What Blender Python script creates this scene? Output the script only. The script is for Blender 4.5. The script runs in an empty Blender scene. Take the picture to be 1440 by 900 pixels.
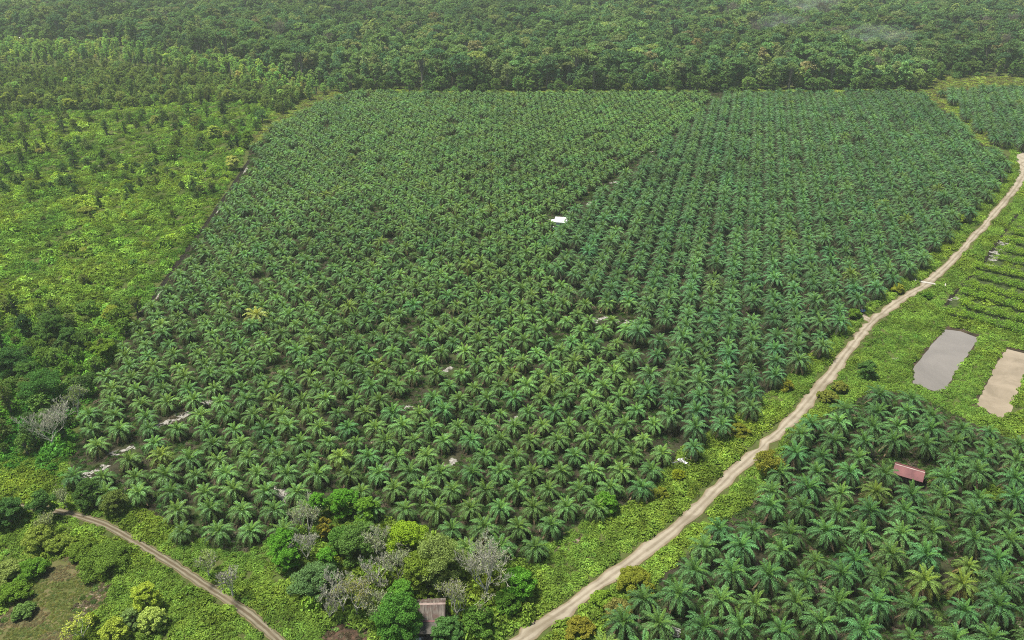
import bpy, math
import numpy as np

RNG = np.random.default_rng(7)
SC = bpy.context.scene
COL = SC.collection
PI = math.pi

# ------------------------------------------------------------------ camera model
H = 150.0                       # flying height, metres
PITCH = math.radians(28.0)
FPX = 1120.0                    # focal length in pixels of a 1440 px wide picture
CT, ST = math.cos(PITCH), math.sin(PITCH)


def G(px, py, z=0.0):
    """world x, y of the point at height z seen at photograph pixel (px, py)"""
    a = (np.asarray(px, float) - 720.0) / FPX
    b = (450.0 - np.asarray(py, float)) / FPX
    dy = CT + b * ST
    dz = -ST + b * CT
    t = (z - H) / dz
    return a * t, dy * t


def PX(x, y, z=0.0):
    x = np.asarray(x, float); y = np.asarray(y, float)
    zz = z - H
    d = y * CT - zz * ST
    u = y * ST + zz * CT
    d = np.where(d < 1, 1, d)
    return 720 + FPX * x / d, 450 - FPX * u / d


def inpoly(px, py, poly):
    px = np.asarray(px); py = np.asarray(py)
    r = np.zeros(px.shape, bool)
    n = len(poly)
    for i in range(n):
        x0, y0 = poly[i]; x1, y1 = poly[(i + 1) % n]
        if y0 == y1:
            continue
        c = ((y0 > py) != (y1 > py)) & (px < (x1 - x0) * (py - y0) / (y1 - y0) + x0)
        r ^= c
    return r


def vnoise(x, y, s, seed=0):
    """smooth value noise 0..1 with feature size s metres"""
    x = np.asarray(x) / s; y = np.asarray(y) / s
    xi = np.floor(x).astype(np.int64); yi = np.floor(y).astype(np.int64)
    fx = x - xi; fy = y - yi
    fx = fx * fx * (3 - 2 * fx); fy = fy * fy * (3 - 2 * fy)

    def h(a, b):
        v = np.sin(a * 127.1 + b * 311.7 + seed * 74.7) * 43758.5453
        return v - np.floor(v)
    return (h(xi, yi) * (1 - fx) + h(xi + 1, yi) * fx) * (1 - fy) + (h(xi, yi + 1) * (1 - fx) + h(xi + 1, yi + 1) * fx) * fy


def polydist(x, y, line):
    """distance from points to a world polyline"""
    x = np.asarray(x); y = np.asarray(y)
    d = np.full(x.shape, 1e9)
    for (x0, y0), (x1, y1) in zip(line[:-1], line[1:]):
        ex, ey = x1 - x0, y1 - y0
        t = np.clip(((x - x0) * ex + (y - y0) * ey) / (ex * ex + ey * ey + 1e-9), 0, 1)
        d = np.minimum(d, np.hypot(x - x0 - t * ex, y - y0 - t * ey))
    return d


def wline(pts):
    return [tuple(float(v) for v in G(a, b)) for a, b in pts]


def smooth_line(pts, n=8):
    p = np.array(pts, float); out = []
    m = len(p)
    for i in range(m - 1):
        p0 = p[max(i - 1, 0)]; p1 = p[i]; p2 = p[i + 1]; p3 = p[min(i + 2, m - 1)]
        for k in range(n):
            t = k / n
            out.append(0.5 * ((2 * p1) + (p2 - p0) * t + (2 * p0 - 5 * p1 + 4 * p2 - p3) * t * t + (3 * p1 - p0 - 3 * p2 + p3) * t ** 3))
    out.append(p[-1])
    return [tuple(q) for q in out]


# ------------------------------------------------------------------ mesh building
class MB:
    """collects quads and triangles with a material index and a colour per vertex"""

    def __init__(self):
        self.v = []; self.f = []; self.m = []; self.c = []; self.n = 0; self.smooth = []

    def add(self, v, f, mat=0, col=(1, 1, 1), smooth=False):
        v = np.asarray(v, float).reshape(-1, 3)
        f = np.asarray(f, int)
        if f.shape[1] == 3:
            f = np.hstack([f, -np.ones((len(f), 1), int) - self.n])
            f[:, 3] = -1 - self.n
        self.v.append(v)
        ff = f + self.n
        self.f.append(ff)
        self.m.append(np.full(len(f), mat, int))
        self.smooth.append(np.full(len(f), smooth, bool))
        c = np.asarray(col, float)
        if c.ndim == 1:
            c = np.tile(c, (len(v), 1))
        self.c.append(c)
        self.n += len(v)

    def quads(self, q, mat=0, col=(1, 1, 1)):
        """q: n,4,3 loose quads; col: one colour or n,3"""
        q = np.asarray(q, float)
        n = len(q)
        if n == 0:
            return
        c = np.asarray(col, float)
        if c.ndim == 2:
            c = np.repeat(c, 4, axis=0)
        self.add(q.reshape(-1, 3), np.arange(n * 4).reshape(n, 4), mat, c)

    def tube(self, pts, rad, sides=6, mat=0, col=(1, 1, 1), cap=True):
        pts = np.asarray(pts, float); rad = np.asarray(rad, float)
        n = len(pts)
        t = np.gradient(pts, axis=0)
        t /= np.linalg.norm(t, axis=1, keepdims=True) + 1e-9
        ref = np.array([1.0, 0, 0]) if abs(t[0, 2]) > 0.7 else np.array([0, 0, 1.0])
        b = np.cross(t, ref); b /= np.linalg.norm(b, axis=1, keepdims=True) + 1e-9
        c = np.cross(t, b)
        a = np.arange(sides) * 2 * PI / sides
        ring = pts[:, None, :] + rad[:, None, None] * (np.cos(a)[None, :, None] * b[:, None, :] + np.sin(a)[None, :, None] * c[:, None, :])
        v = ring.reshape(-1, 3)
        f = []
        for i in range(n - 1):
            for k in range(sides):
                k2 = (k + 1) % sides
                f.append((i * sides + k, i * sides + k2, (i + 1) * sides + k2, (i + 1) * sides + k))
        if cap and sides == 4:
            f.append((3, 2, 1, 0)); o = (n - 1) * sides; f.append((o, o + 1, o + 2, o + 3))
        self.add(v, f, mat, col, True)

    def box(self, x0, x1, y0, y1, z0, z1, mat=0, col=(1, 1, 1), tf=None):
        v = np.array([(x0, y0, z0), (x1, y0, z0), (x1, y1, z0), (x0, y1, z0), (x0, y0, z1), (x1, y0, z1), (x1, y1, z1), (x0, y1, z1)], float)
        if tf is not None:
            v = tf(v)
        self.add(v, [(0, 3, 2, 1), (4, 5, 6, 7), (0, 1, 5, 4), (1, 2, 6, 5), (2, 3, 7, 6), (3, 0, 4, 7)], mat, col)

    def slab(self, a, b, c, d, th, mat=0, col=(1, 1, 1)):
        """thick sheet from four corners (counter-clockwise seen from above)"""
        top = np.array([a, b, c, d], float)
        n = np.cross(top[1] - top[0], top[3] - top[0]); n /= np.linalg.norm(n)
        v = np.vstack([top, top - n * th])
        self.add(v, [(0, 1, 2, 3), (7, 6, 5, 4), (0, 4, 5, 1), (1, 5, 6, 2), (2, 6, 7, 3), (3, 7, 4, 0)], mat, col)

    def mesh(self, name, mats):
        me = bpy.data.meshes.new(name)
        if not self.v:
            return me
        v = np.vstack(self.v); f = np.vstack(self.f); m = np.concatenate(self.m)
        c = np.vstack(self.c); sm = np.concatenate(self.smooth)
        tri = f[:, 3] < 0
        cnt = np.where(tri, 3, 4)
        loops = f[f >= 0] if not tri.any() else f.reshape(-1)[np.arange(f.size)[(f >= 0).reshape(-1)]]
        me.vertices.add(len(v)); me.vertices.foreach_set('co', v.ravel())
        me.loops.add(len(loops)); me.loops.foreach_set('vertex_index', loops)
        me.polygons.add(len(f))
        me.polygons.foreach_set('loop_start', np.concatenate([[0], np.cumsum(cnt)[:-1]]))
        me.polygons.foreach_set('loop_total', cnt)
        for x in mats:
            me.materials.append(x)
        me.polygons.foreach_set('material_index', m)
        me.polygons.foreach_set('use_smooth', sm)
        at = me.attributes.new('vc', 'FLOAT_COLOR', 'POINT')
        at.data.foreach_set('color', np.hstack([c, np.ones((len(c), 1))]).ravel())
        me.update(calc_edges=True)
        me.validate()
        return me


def link(name, me, parent=None, loc=(0, 0, 0)):
    o = bpy.data.objects.new(name, me)
    COL.objects.link(o)
    o.location = loc
    if parent is not None:
        o.parent = parent
    return o


def tag(o, label=None, cat=None, group=None, kind=None):
    if label: o['label'] = label
    if cat: o['category'] = cat
    if group: o['group'] = group
    if kind: o['kind'] = kind
    return o


def thing(name, label, cat, loc=(0, 0, 0), rz=0.0, group=None):
    o = bpy.data.objects.new(name, None)
    COL.objects.link(o)
    o.location = loc; o.rotation_euler = (0, 0, rz)
    return tag(o, label, cat, group)


# ------------------------------------------------------------------ materials
def newmat(name):
    m = bpy.data.materials.new(name); m.use_nodes = True
    nt = m.node_tree; nt.nodes.clear()
    return m, nt, nt.nodes, nt.links


def mixc(nt, fac, a, b, mode='MIX'):
    n = nt.nodes.new('ShaderNodeMix'); n.data_type = 'RGBA'; n.blend_type = mode
    for s, v in ((n.inputs[0], fac), (n.inputs[6], a), (n.inputs[7], b)):
        if isinstance(v, bpy.types.NodeSocket):
            nt.links.new(v, s)
        elif isinstance(v, (int, float)):
            s.default_value = v
        else:
            s.default_value = (*v, 1)
    return n.outputs[2]


def noise(nt, scale, detail=4, rough=0.55, vec=None, dist=0.0):
    n = nt.nodes.new('ShaderNodeTexNoise')
    n.inputs['Scale'].default_value = scale; n.inputs['Detail'].default_value = detail
    n.inputs['Roughness'].default_value = rough; n.inputs['Distortion'].default_value = dist
    if vec is not None:
        nt.links.new(vec, n.inputs['Vector'])
    return n.outputs['Fac']


def ramp(nt, fac, a, b, ca=(0, 0, 0), cb=(1, 1, 1)):
    n = nt.nodes.new('ShaderNodeValToRGB')
    n.color_ramp.elements[0].position = a; n.color_ramp.elements[1].position = b
    n.color_ramp.elements[0].color = (*ca, 1); n.color_ramp.elements[1].color = (*cb, 1)
    nt.links.new(fac, n.inputs[0])
    return n.outputs[0]


def geo_pos(nt):
    return nt.nodes.new('ShaderNodeNewGeometry').outputs['Position']


def math_node(nt, op, a, b=None):
    n = nt.nodes.new('ShaderNodeMath'); n.operation = op
    for s, v in ((n.inputs[0], a), (n.inputs[1], b)):
        if v is None: continue
        if isinstance(v, bpy.types.NodeSocket): nt.links.new(v, s)
        else: s.default_value = v
    return n.outputs[0]


def leaf_mat(name, transl=0.25, var=0.45, gloss=0.12, rough=0.45):
    """foliage: tint of the plant (object / instance property) x vertex colour of the leaf x leaf to leaf variation"""
    m, nt, N, L = newmat(name)
    a = N.new('ShaderNodeAttribute'); a.attribute_type = 'INSTANCER'; a.attribute_name = 'tint'
    v = N.new('ShaderNodeAttribute'); v.attribute_type = 'GEOMETRY'; v.attribute_name = 'vc'
    g = N.new('ShaderNodeNewGeometry')
    col = mixc(nt, 1.0, a.outputs['Color'], v.outputs['Color'], 'MULTIPLY')
    r = N.new('ShaderNodeMapRange')
    r.inputs['To Min'].default_value = 1 - var; r.inputs['To Max'].default_value = 1 + var
    L.new(g.outputs['Random Per Island'], r.inputs['Value'])
    col = mixc(nt, 1.0, col, r.outputs[0], 'MULTIPLY')
    d = N.new('ShaderNodeBsdfDiffuse'); L.new(col, d.inputs['Color'])
    out = d.outputs[0]
    if transl:
        t = N.new('ShaderNodeBsdfTranslucent')
        c2 = mixc(nt, 1.0, col, (1.25, 1.15, 0.5), 'MULTIPLY')
        L.new(c2, t.inputs['Color'])
        mx = N.new('ShaderNodeMixShader'); mx.inputs[0].default_value = transl
        L.new(out, mx.inputs[1]); L.new(t.outputs[0], mx.inputs[2]); out = mx.outputs[0]
    if gloss:
        gl = N.new('ShaderNodeBsdfGlossy'); gl.inputs['Roughness'].default_value = rough
        gl.inputs['Color'].default_value = (0.9, 0.95, 1, 1)
        fr = N.new('ShaderNodeFresnel'); fr.inputs['IOR'].default_value = 1.4
        k = math_node(nt, 'MULTIPLY', fr.outputs[0], gloss * 6)
        k = math_node(nt, 'MINIMUM', k, 0.35)
        mx = N.new('ShaderNodeMixShader'); L.new(k, mx.inputs[0])
        L.new(out, mx.inputs[1]); L.new(gl.outputs[0], mx.inputs[2]); out = mx.outputs[0]
    o = N.new('ShaderNodeOutputMaterial'); L.new(out, o.inputs['Surface'])
    return m


def solid(name, ca, cb, scale=1.0, rough=0.85, detail=4, bump=0.0, lo=0.35, hi=0.65, usevc=False):
    """rough surface whose colour wanders between two tones"""
    m, nt, N, L = newmat(name)
    p = geo_pos(nt)
    f = noise(nt, scale, detail, 0.6, p)
    col = ramp(nt, f, lo, hi, ca, cb)
    if usevc:
        v = N.new('ShaderNodeAttribute'); v.attribute_name = 'vc'
        col = mixc(nt, 1.0, col, v.outputs['Color'], 'MULTIPLY')
    b = N.new('ShaderNodeBsdfPrincipled')
    b.inputs['Roughness'].default_value = rough
    b.inputs['Specular IOR Level'].default_value = 0.25 if rough < 0.8 else 0.05
    L.new(col, b.inputs['Base Color'])
    if bump:
        bp = N.new('ShaderNodeBump'); bp.inputs['Strength'].default_value = bump
        L.new(noise(nt, scale * 4, 5, 0.6, p), bp.inputs['Height'])
        L.new(bp.outputs[0], b.inputs['Normal'])
    o = N.new('ShaderNodeOutputMaterial'); L.new(b.outputs[0], o.inputs['Surface'])
    return m


M_PALM = leaf_mat('palm_leaf', 0.2, 0.32, 0.010, 0.5)
M_LEAF = leaf_mat('broad_leaf', 0.34, 0.32, 0.0, 0.5)
M_HERB = leaf_mat('herb_leaf', 0.32, 0.34, 0.0, 0.5)
M_TRUNK = solid('palm_trunk', (0.035, 0.026, 0.02), (0.12, 0.09, 0.065), 2.5, 0.9, bump=0.4)
M_BARK = solid('bark', (0.09, 0.075, 0.06), (0.24, 0.21, 0.17), 3.0, 0.9, bump=0.3)
M_PALEBARK = solid('pale_bark', (0.31, 0.295, 0.23), (0.50, 0.48, 0.39), 2.0, 0.9)
M_DRY = leaf_mat('dry_leaf', 0.1, 0.35, 0.0)


def ground_mat():
    m, nt, N, L = newmat('ground')
    p = geo_pos(nt)
    a = ramp(nt, noise(nt, 0.035, 6, 0.6, p), 0.35, 0.65, (0.035, 0.042, 0.014), (0.070, 0.072, 0.028))
    c = ramp(nt, noise(nt, 0.5, 6, 0.65, p), 0.42, 0.68)
    col = mixc(nt, c, a, (0.065, 0.095, 0.022))
    d = ramp(nt, noise(nt, 0.11, 5, 0.6, p, 0.4), 0.64, 0.78)
    col = mixc(nt, d, col, (0.11, 0.09, 0.055))
    b = N.new('ShaderNodeBsdfDiffuse'); L.new(col, b.inputs['Color'])
    o = N.new('ShaderNodeOutputMaterial'); L.new(b.outputs[0], o.inputs['Surface'])
    return m


def floor_mat():
    """leaf litter, rotting fronds and weeds on the plantation floor"""
    m, nt, N, L = newmat('plantation_floor')
    p = geo_pos(nt)
    a = ramp(nt, noise(nt, 0.22, 6, 0.65, p), 0.35, 0.7, (0.013, 0.014, 0.008), (0.046, 0.042, 0.026))  # litter tones lowered, shade of the gaps between palms put into the colour
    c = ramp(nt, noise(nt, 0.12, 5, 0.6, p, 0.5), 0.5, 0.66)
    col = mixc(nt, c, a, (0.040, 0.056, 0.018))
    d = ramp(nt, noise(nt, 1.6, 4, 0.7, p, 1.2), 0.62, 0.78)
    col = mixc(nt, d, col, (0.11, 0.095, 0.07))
    b = N.new('ShaderNodeBsdfDiffuse'); L.new(col, b.inputs['Color'])
    o = N.new('ShaderNodeOutputMaterial'); L.new(b.outputs[0], o.inputs['Surface'])
    return m


def road_mat(name, base, dark, rut, grass_mid):
    """dirt road: vc.r holds the place across the road (0 edge .. 1 edge)"""
    m, nt, N, L = newmat(name)
    p = geo_pos(nt)
    v = N.new('ShaderNodeAttribute'); v.attribute_name = 'vc'
    s = N.new('ShaderNodeSeparateColor'); L.new(v.outputs['Color'], s.inputs[0])
    x = s.outputs[0]
    n1 = noise(nt, 0.25, 5, 0.6, p); n2 = noise(nt, 1.8, 5, 0.65, p)
    col = ramp(nt, n1, 0.3, 0.7, dark, base)
    xw = math_node(nt, 'ADD', x, math_node(nt, 'MULTIPLY', math_node(nt, 'SUBTRACT', n1, 0.5), 0.16))
    tracks = None
    for c0 in (0.30, 0.70):
        d = math_node(nt, 'ABSOLUTE', math_node(nt, 'SUBTRACT', xw, c0))
        t = N.new('ShaderNodeMapRange'); t.interpolation_type = 'SMOOTHSTEP'
        t.inputs['From Min'].default_value = 0.06; t.inputs['From Max'].default_value = 0.16
        t.inputs['To Min'].default_value = 1.0; t.inputs['To Max'].default_value = 0.0
        L.new(d, t.inputs['Value'])
        tracks = t.outputs[0] if tracks is None else math_node(nt, 'MAXIMUM', tracks, t.outputs[0])
    col = mixc(nt, math_node(nt, 'MULTIPLY', tracks, math_node(nt, 'ADD', 0.15, n1)), col, rut)
    if grass_mid:
        d = math_node(nt, 'ABSOLUTE', math_node(nt, 'SUBTRACT', xw, 0.5))
        t = N.new('ShaderNodeMapRange'); t.inputs['From Min'].default_value = 0.07; t.inputs['From Max'].default_value = 0.15
        t.inputs['To Min'].default_value = 1.0; t.inputs['To Max'].default_value = 0.0
        L.new(d, t.inputs['Value'])
        col = mixc(nt, t.outputs[0], col, (0.085, 0.065, 0.042))
    d = math_node(nt, 'ABSOLUTE', math_node(nt, 'SUBTRACT', x, 0.5))
    e = math_node(nt, 'ADD', d, math_node(nt, 'MULTIPLY', math_node(nt, 'SUBTRACT', n2, 0.5), 0.22))
    t = N.new('ShaderNodeMapRange'); t.interpolation_type = 'SMOOTHSTEP'
    t.inputs['From Min'].default_value = 0.38; t.inputs['From Max'].default_value = 0.5
    L.new(e, t.inputs['Value'])
    col = mixc(nt, t.outputs[0], col, (0.15, 0.115, 0.065))
    col = mixc(nt, ramp(nt, n2, 0.55, 0.75), col, mixc(nt, 0.75, dark, col))
    n3 = noise(nt, 0.09, 3, 0.5, p, 1.0)
    col = mixc(nt, math_node(nt, 'MULTIPLY', ramp(nt, n3, 0.52, 0.68), 0.6), col, (0.13, 0.105, 0.07))
    b = N.new('ShaderNodeBsdfDiffuse'); L.new(col, b.inputs['Color'])
    o = N.new('ShaderNodeOutputMaterial'); L.new(b.outputs[0], o.inputs['Surface'])
    return m


def water_mat(name, ca, cb, scale):
    m, nt, N, L = newmat(name)
    p = geo_pos(nt)
    col = ramp(nt, noise(nt, scale, 5, 0.6, p, 0.8), 0.35, 0.65, ca, cb)
    b = N.new('ShaderNodeBsdfPrincipled'); L.new(col, b.inputs['Base Color'])
    b.inputs['Roughness'].default_value = 0.08
    b.inputs['IOR'].default_value = 1.33
    bp = N.new('ShaderNodeBump'); bp.inputs['Strength'].default_value = 0.06; bp.inputs['Distance'].default_value = 0.05
    L.new(noise(nt, 1.2, 3, 0.5, p), bp.inputs['Height']); L.new(bp.outputs[0], b.inputs['Normal'])
    o = N.new('ShaderNodeOutputMaterial'); L.new(b.outputs[0], o.inputs['Surface'])
    return m


# ------------------------------------------------------------------ plant generators
def unit(v):
    return v / (np.linalg.norm(v, axis=-1, keepdims=True) + 1e-9)


def frond(mb, rng, base, az, e0, droop, L, lm, w, K, mat, vc, rach=(0.75, 0.8, 0.5), stiff=1.25):
    n = 7
    t = np.linspace(0, 1, n)
    e = e0 - droop * t ** stiff
    azt = az + rng.normal(0, 0.10) * t
    ds = L / (n - 1)
    d = np.stack([np.cos(e) * np.cos(azt), np.cos(e) * np.sin(azt), np.sin(e)], 1)
    pts = np.vstack([base, base + np.cumsum((d[:-1] + d[1:]) / 2 * ds, axis=0)])
    mb.tube(pts, np.linspace(0.07, 0.02, n), 3, mat, np.array(vc) * np.array(rach) * 1.5, cap=False)
    tk = np.linspace(0.16, 0.99, K)
    q = []; cols = []
    side_az = az + PI / 2
    for sgn in (-1, 1):
        tt = np.clip(tk + rng.normal(0, 0.008, K), 0.12, 1)
        pos = np.stack([np.interp(tt, t, pts[:, j]) for j in range(3)], 1)
        T = unit(np.stack([np.interp(tt, t, d[:, j]) for j in range(3)], 1))
        B = np.tile(np.array([math.cos(side_az), math.sin(side_az), 0.0]), (K, 1)) * sgn
        Nn = np.cross(T, B) * sgn
        Nn = np.where(Nn[:, 2:3] < 0, -Nn, Nn)
        fw = 0.32 + 0.72 * tt + rng.normal(0, 0.10, K)
        lift = 0.18 + rng.normal(0, 0.2, K)
        D = unit(B + T * fw[:, None] + Nn * lift[:, None])
        l = lm * np.clip(np.sin(PI * (0.16 + 0.74 * tt)), 0.2, 1) ** 0.7 * rng.uniform(0.82, 1.1, K)
        mid = pos + D * (l * 0.5)[:, None]
        tip = pos + D * l[:, None] - np.array([0, 0, 1.0]) * (l * rng.uniform(0.22, 0.55, K))[:, None]
        ww = (w * rng.uniform(0.8, 1.2, K))[:, None] / 2
        q.append(np.stack([pos, mid - T * ww, tip, mid + T * ww], 1))
        cols.append(np.tile(np.array(vc), (K, 1)) * rng.uniform(0.85, 1.15, (K, 1)))
    mb.quads(np.concatenate(q), mat, np.concatenate(cols))


def palm_parts(seed, trunk_h, L, nf, lm=0.95, K=14, dry=5, open_=1.0):
    """returns four builders: trunk, crown, young fronds, dry fronds"""
    rng = np.random.default_rng(seed)
    tr, cr, yo, dr = MB(), MB(), MB(), MB()
    lean = rng.normal(0, 0.05, 2)
    zz = np.linspace(-0.15, trunk_h + 0.25, 9)
    rr = 0.34 + 0.10 * (np.arange(9) % 2) + rng.normal(0, 0.02, 9)
    rr[0] = 0.5
    tr.tube(np.stack([lean[0] * zz, lean[1] * zz, zz], 1), rr, 8, 0)
    top = np.array([lean[0] * trunk_h, lean[1] * trunk_h, trunk_h])
    for k in range(34):                                         # old leaf bases sticking out of the trunk
        a = k * 2.399; z = trunk_h * (0.15 + 0.85 * k / 34)
        p0 = np.array([lean[0] * z + 0.33 * math.cos(a), lean[1] * z + 0.33 * math.sin(a), z])
        p1 = p0 + np.array([0.38 * math.cos(a), 0.38 * math.sin(a), 0.3])
        tr.tube([p0, p1], [0.10, 0.05], 4, 0)
    ny = 6
    for i in range(nf):
        u = i / (nf - 1)
        az = i * 2.39996 + rng.normal(0, 0.14)
        e0 = math.radians(84 - 112 * u ** 0.9 * open_ + rng.normal(0, 6))
        dp = math.radians(56 + 48 * math.sin(PI * min(1, u * 0.9 + 0.08)) + rng.normal(0, 9))
        ll = L * (0.62 + 0.38 * min(1, u * 3.2)) * rng.uniform(0.9, 1.08)
        base = top + np.array([0.22 * math.cos(az), 0.22 * math.sin(az), 0.35 - 0.5 * u])
        if i < ny:
            vc = np.array((1.75, 1.55, 1.0)) * rng.uniform(0.9, 1.1)
            frond(yo, rng, base, az, e0, dp * 0.8, ll, lm * 0.72, 0.24, K, 0, vc, stiff=1.5)
        else:
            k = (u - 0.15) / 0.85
            vc = np.array((1.0, 1.0, 1.0)) * (1.62 - 1.2 * min(k * 1.15, 1)) * rng.uniform(0.74, 1.26)  # lower fronds darker: old-leaf tone plus crown shade put into the colour
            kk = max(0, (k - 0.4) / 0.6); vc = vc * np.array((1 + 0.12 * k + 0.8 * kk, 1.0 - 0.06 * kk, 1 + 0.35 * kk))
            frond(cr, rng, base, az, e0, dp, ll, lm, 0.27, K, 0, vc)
    for i in range(dry):
        az = rng.uniform(0, 2 * PI)
        e0 = math.radians(rng.uniform(-40, -8)); dp = math.radians(rng.uniform(30, 55))
        base = top + np.array([0.3 * math.cos(az), 0.3 * math.sin(az), -0.5])
        frond(dr, rng, base, az, e0, dp, L * 0.86, lm * 0.6, 0.26, K, 0, np.array((0.20, 0.145, 0.09)) * rng.uniform(0.7, 1.35), rach=(1, 1, 1))
    return tr, cr, yo, dr


def blob_leaves(rng, lobes, n, size, up=0.35, fill=0.25, gap=0.0, sub=0):
    """leaf quads through the volume of a set of lobes, thick near their skins, with holes"""
    lobes = np.asarray(lobes, float)                            # x y z rx ry rz
    if sub:
        sl = []
        for lb in lobes:
            d = unit(rng.normal(size=(sub, 3))); d[:, 2] = np.where(d[:, 2] < -0.3, -d[:, 2], d[:, 2])
            for q in d:
                f = rng.uniform(0.30, 0.48)
                sl.append((*(lb[:3] + q * lb[3:6] * rng.uniform(0.62, 0.85)), lb[3] * f, lb[4] * f, lb[5] * f * 0.8))
        lobes = np.array(sl)
    w = (lobes[:, 3] * lobes[:, 4]) ** 1.0
    k = rng.choice(len(lobes), n, p=w / w.sum())
    d = unit(rng.normal(size=(n, 3)))
    d[:, 2] = np.where(d[:, 2] < -0.25, -d[:, 2] * 0.6, d[:, 2])
    r = np.where(rng.random(n) < fill, rng.uniform(0.35, 0.85, n), rng.uniform(0.82, 1.10, n))
    p = lobes[k, :3] + d * r[:, None] * lobes[k, 3:6]
    if gap:
        g = vnoise(p[:, 0] + 3 * p[:, 2], p[:, 1] + 40, size * 3.2, 5)
        keep = g > gap
        p, d = p[keep], d[keep]; n = len(p)
    nn = unit(d * 0.9 + rng.normal(0, 0.55, (n, 3)) + np.array([0, 0, up]))
    a = unit(np.cross(nn, rng.normal(size=(n, 3))))
    b = np.cross(nn, a)
    s = (size * rng.uniform(0.6, 1.35, n))[:, None]
    asp = rng.uniform(0.55, 0.9, n)[:, None]
    a = a * s / 2; b = b * s / 2 * asp
    dr = -nn * s * 0.12
    return np.stack([p - a + dr, p - b, p + a + dr, p + b], 1)


def branches(mb, rng, p, d, l, r, depth, mat, col, spread=0.6, up=0.25, minr=0.03, ends=None, kids=(2, 4), shrink=0.70):
    n = 4
    pts = [p]; dd = d.copy()
    for i in range(n):
        dd = unit(dd + rng.normal(0, 0.13, 3) + np.array([0, 0, up * 0.25]))
        pts.append(pts[-1] + dd * l / n)
    pts = np.array(pts)
    r1 = max(r * 0.66, minr)
    mb.tube(pts, np.linspace(r, r1, n + 1), 5 if r > 0.08 else 3, mat, col, cap=False)
    if ends is not None and depth <= 1:
        ends.append(pts[-1]); ends.append(pts[2])
    if depth == 0:
        return
    for k in range(rng.integers(kids[0], kids[1] + 1)):
        ax = unit(rng.normal(size=3))
        nd = unit(dd + unit(np.cross(dd, ax)) * rng.uniform(0.5, 1.15) * spread * 1.6 + np.array([0, 0, up * 0.4]))
        st = pts[-1] if k < 2 else pts[rng.integers(2, n)]
        branches(mb, rng, st, nd, l * rng.uniform(0.58, 0.86) * shrink / 0.7, r1 * rng.uniform(0.65, 0.9), depth - 1, mat, col, spread, up, minr, ends, kids, shrink)


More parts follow.
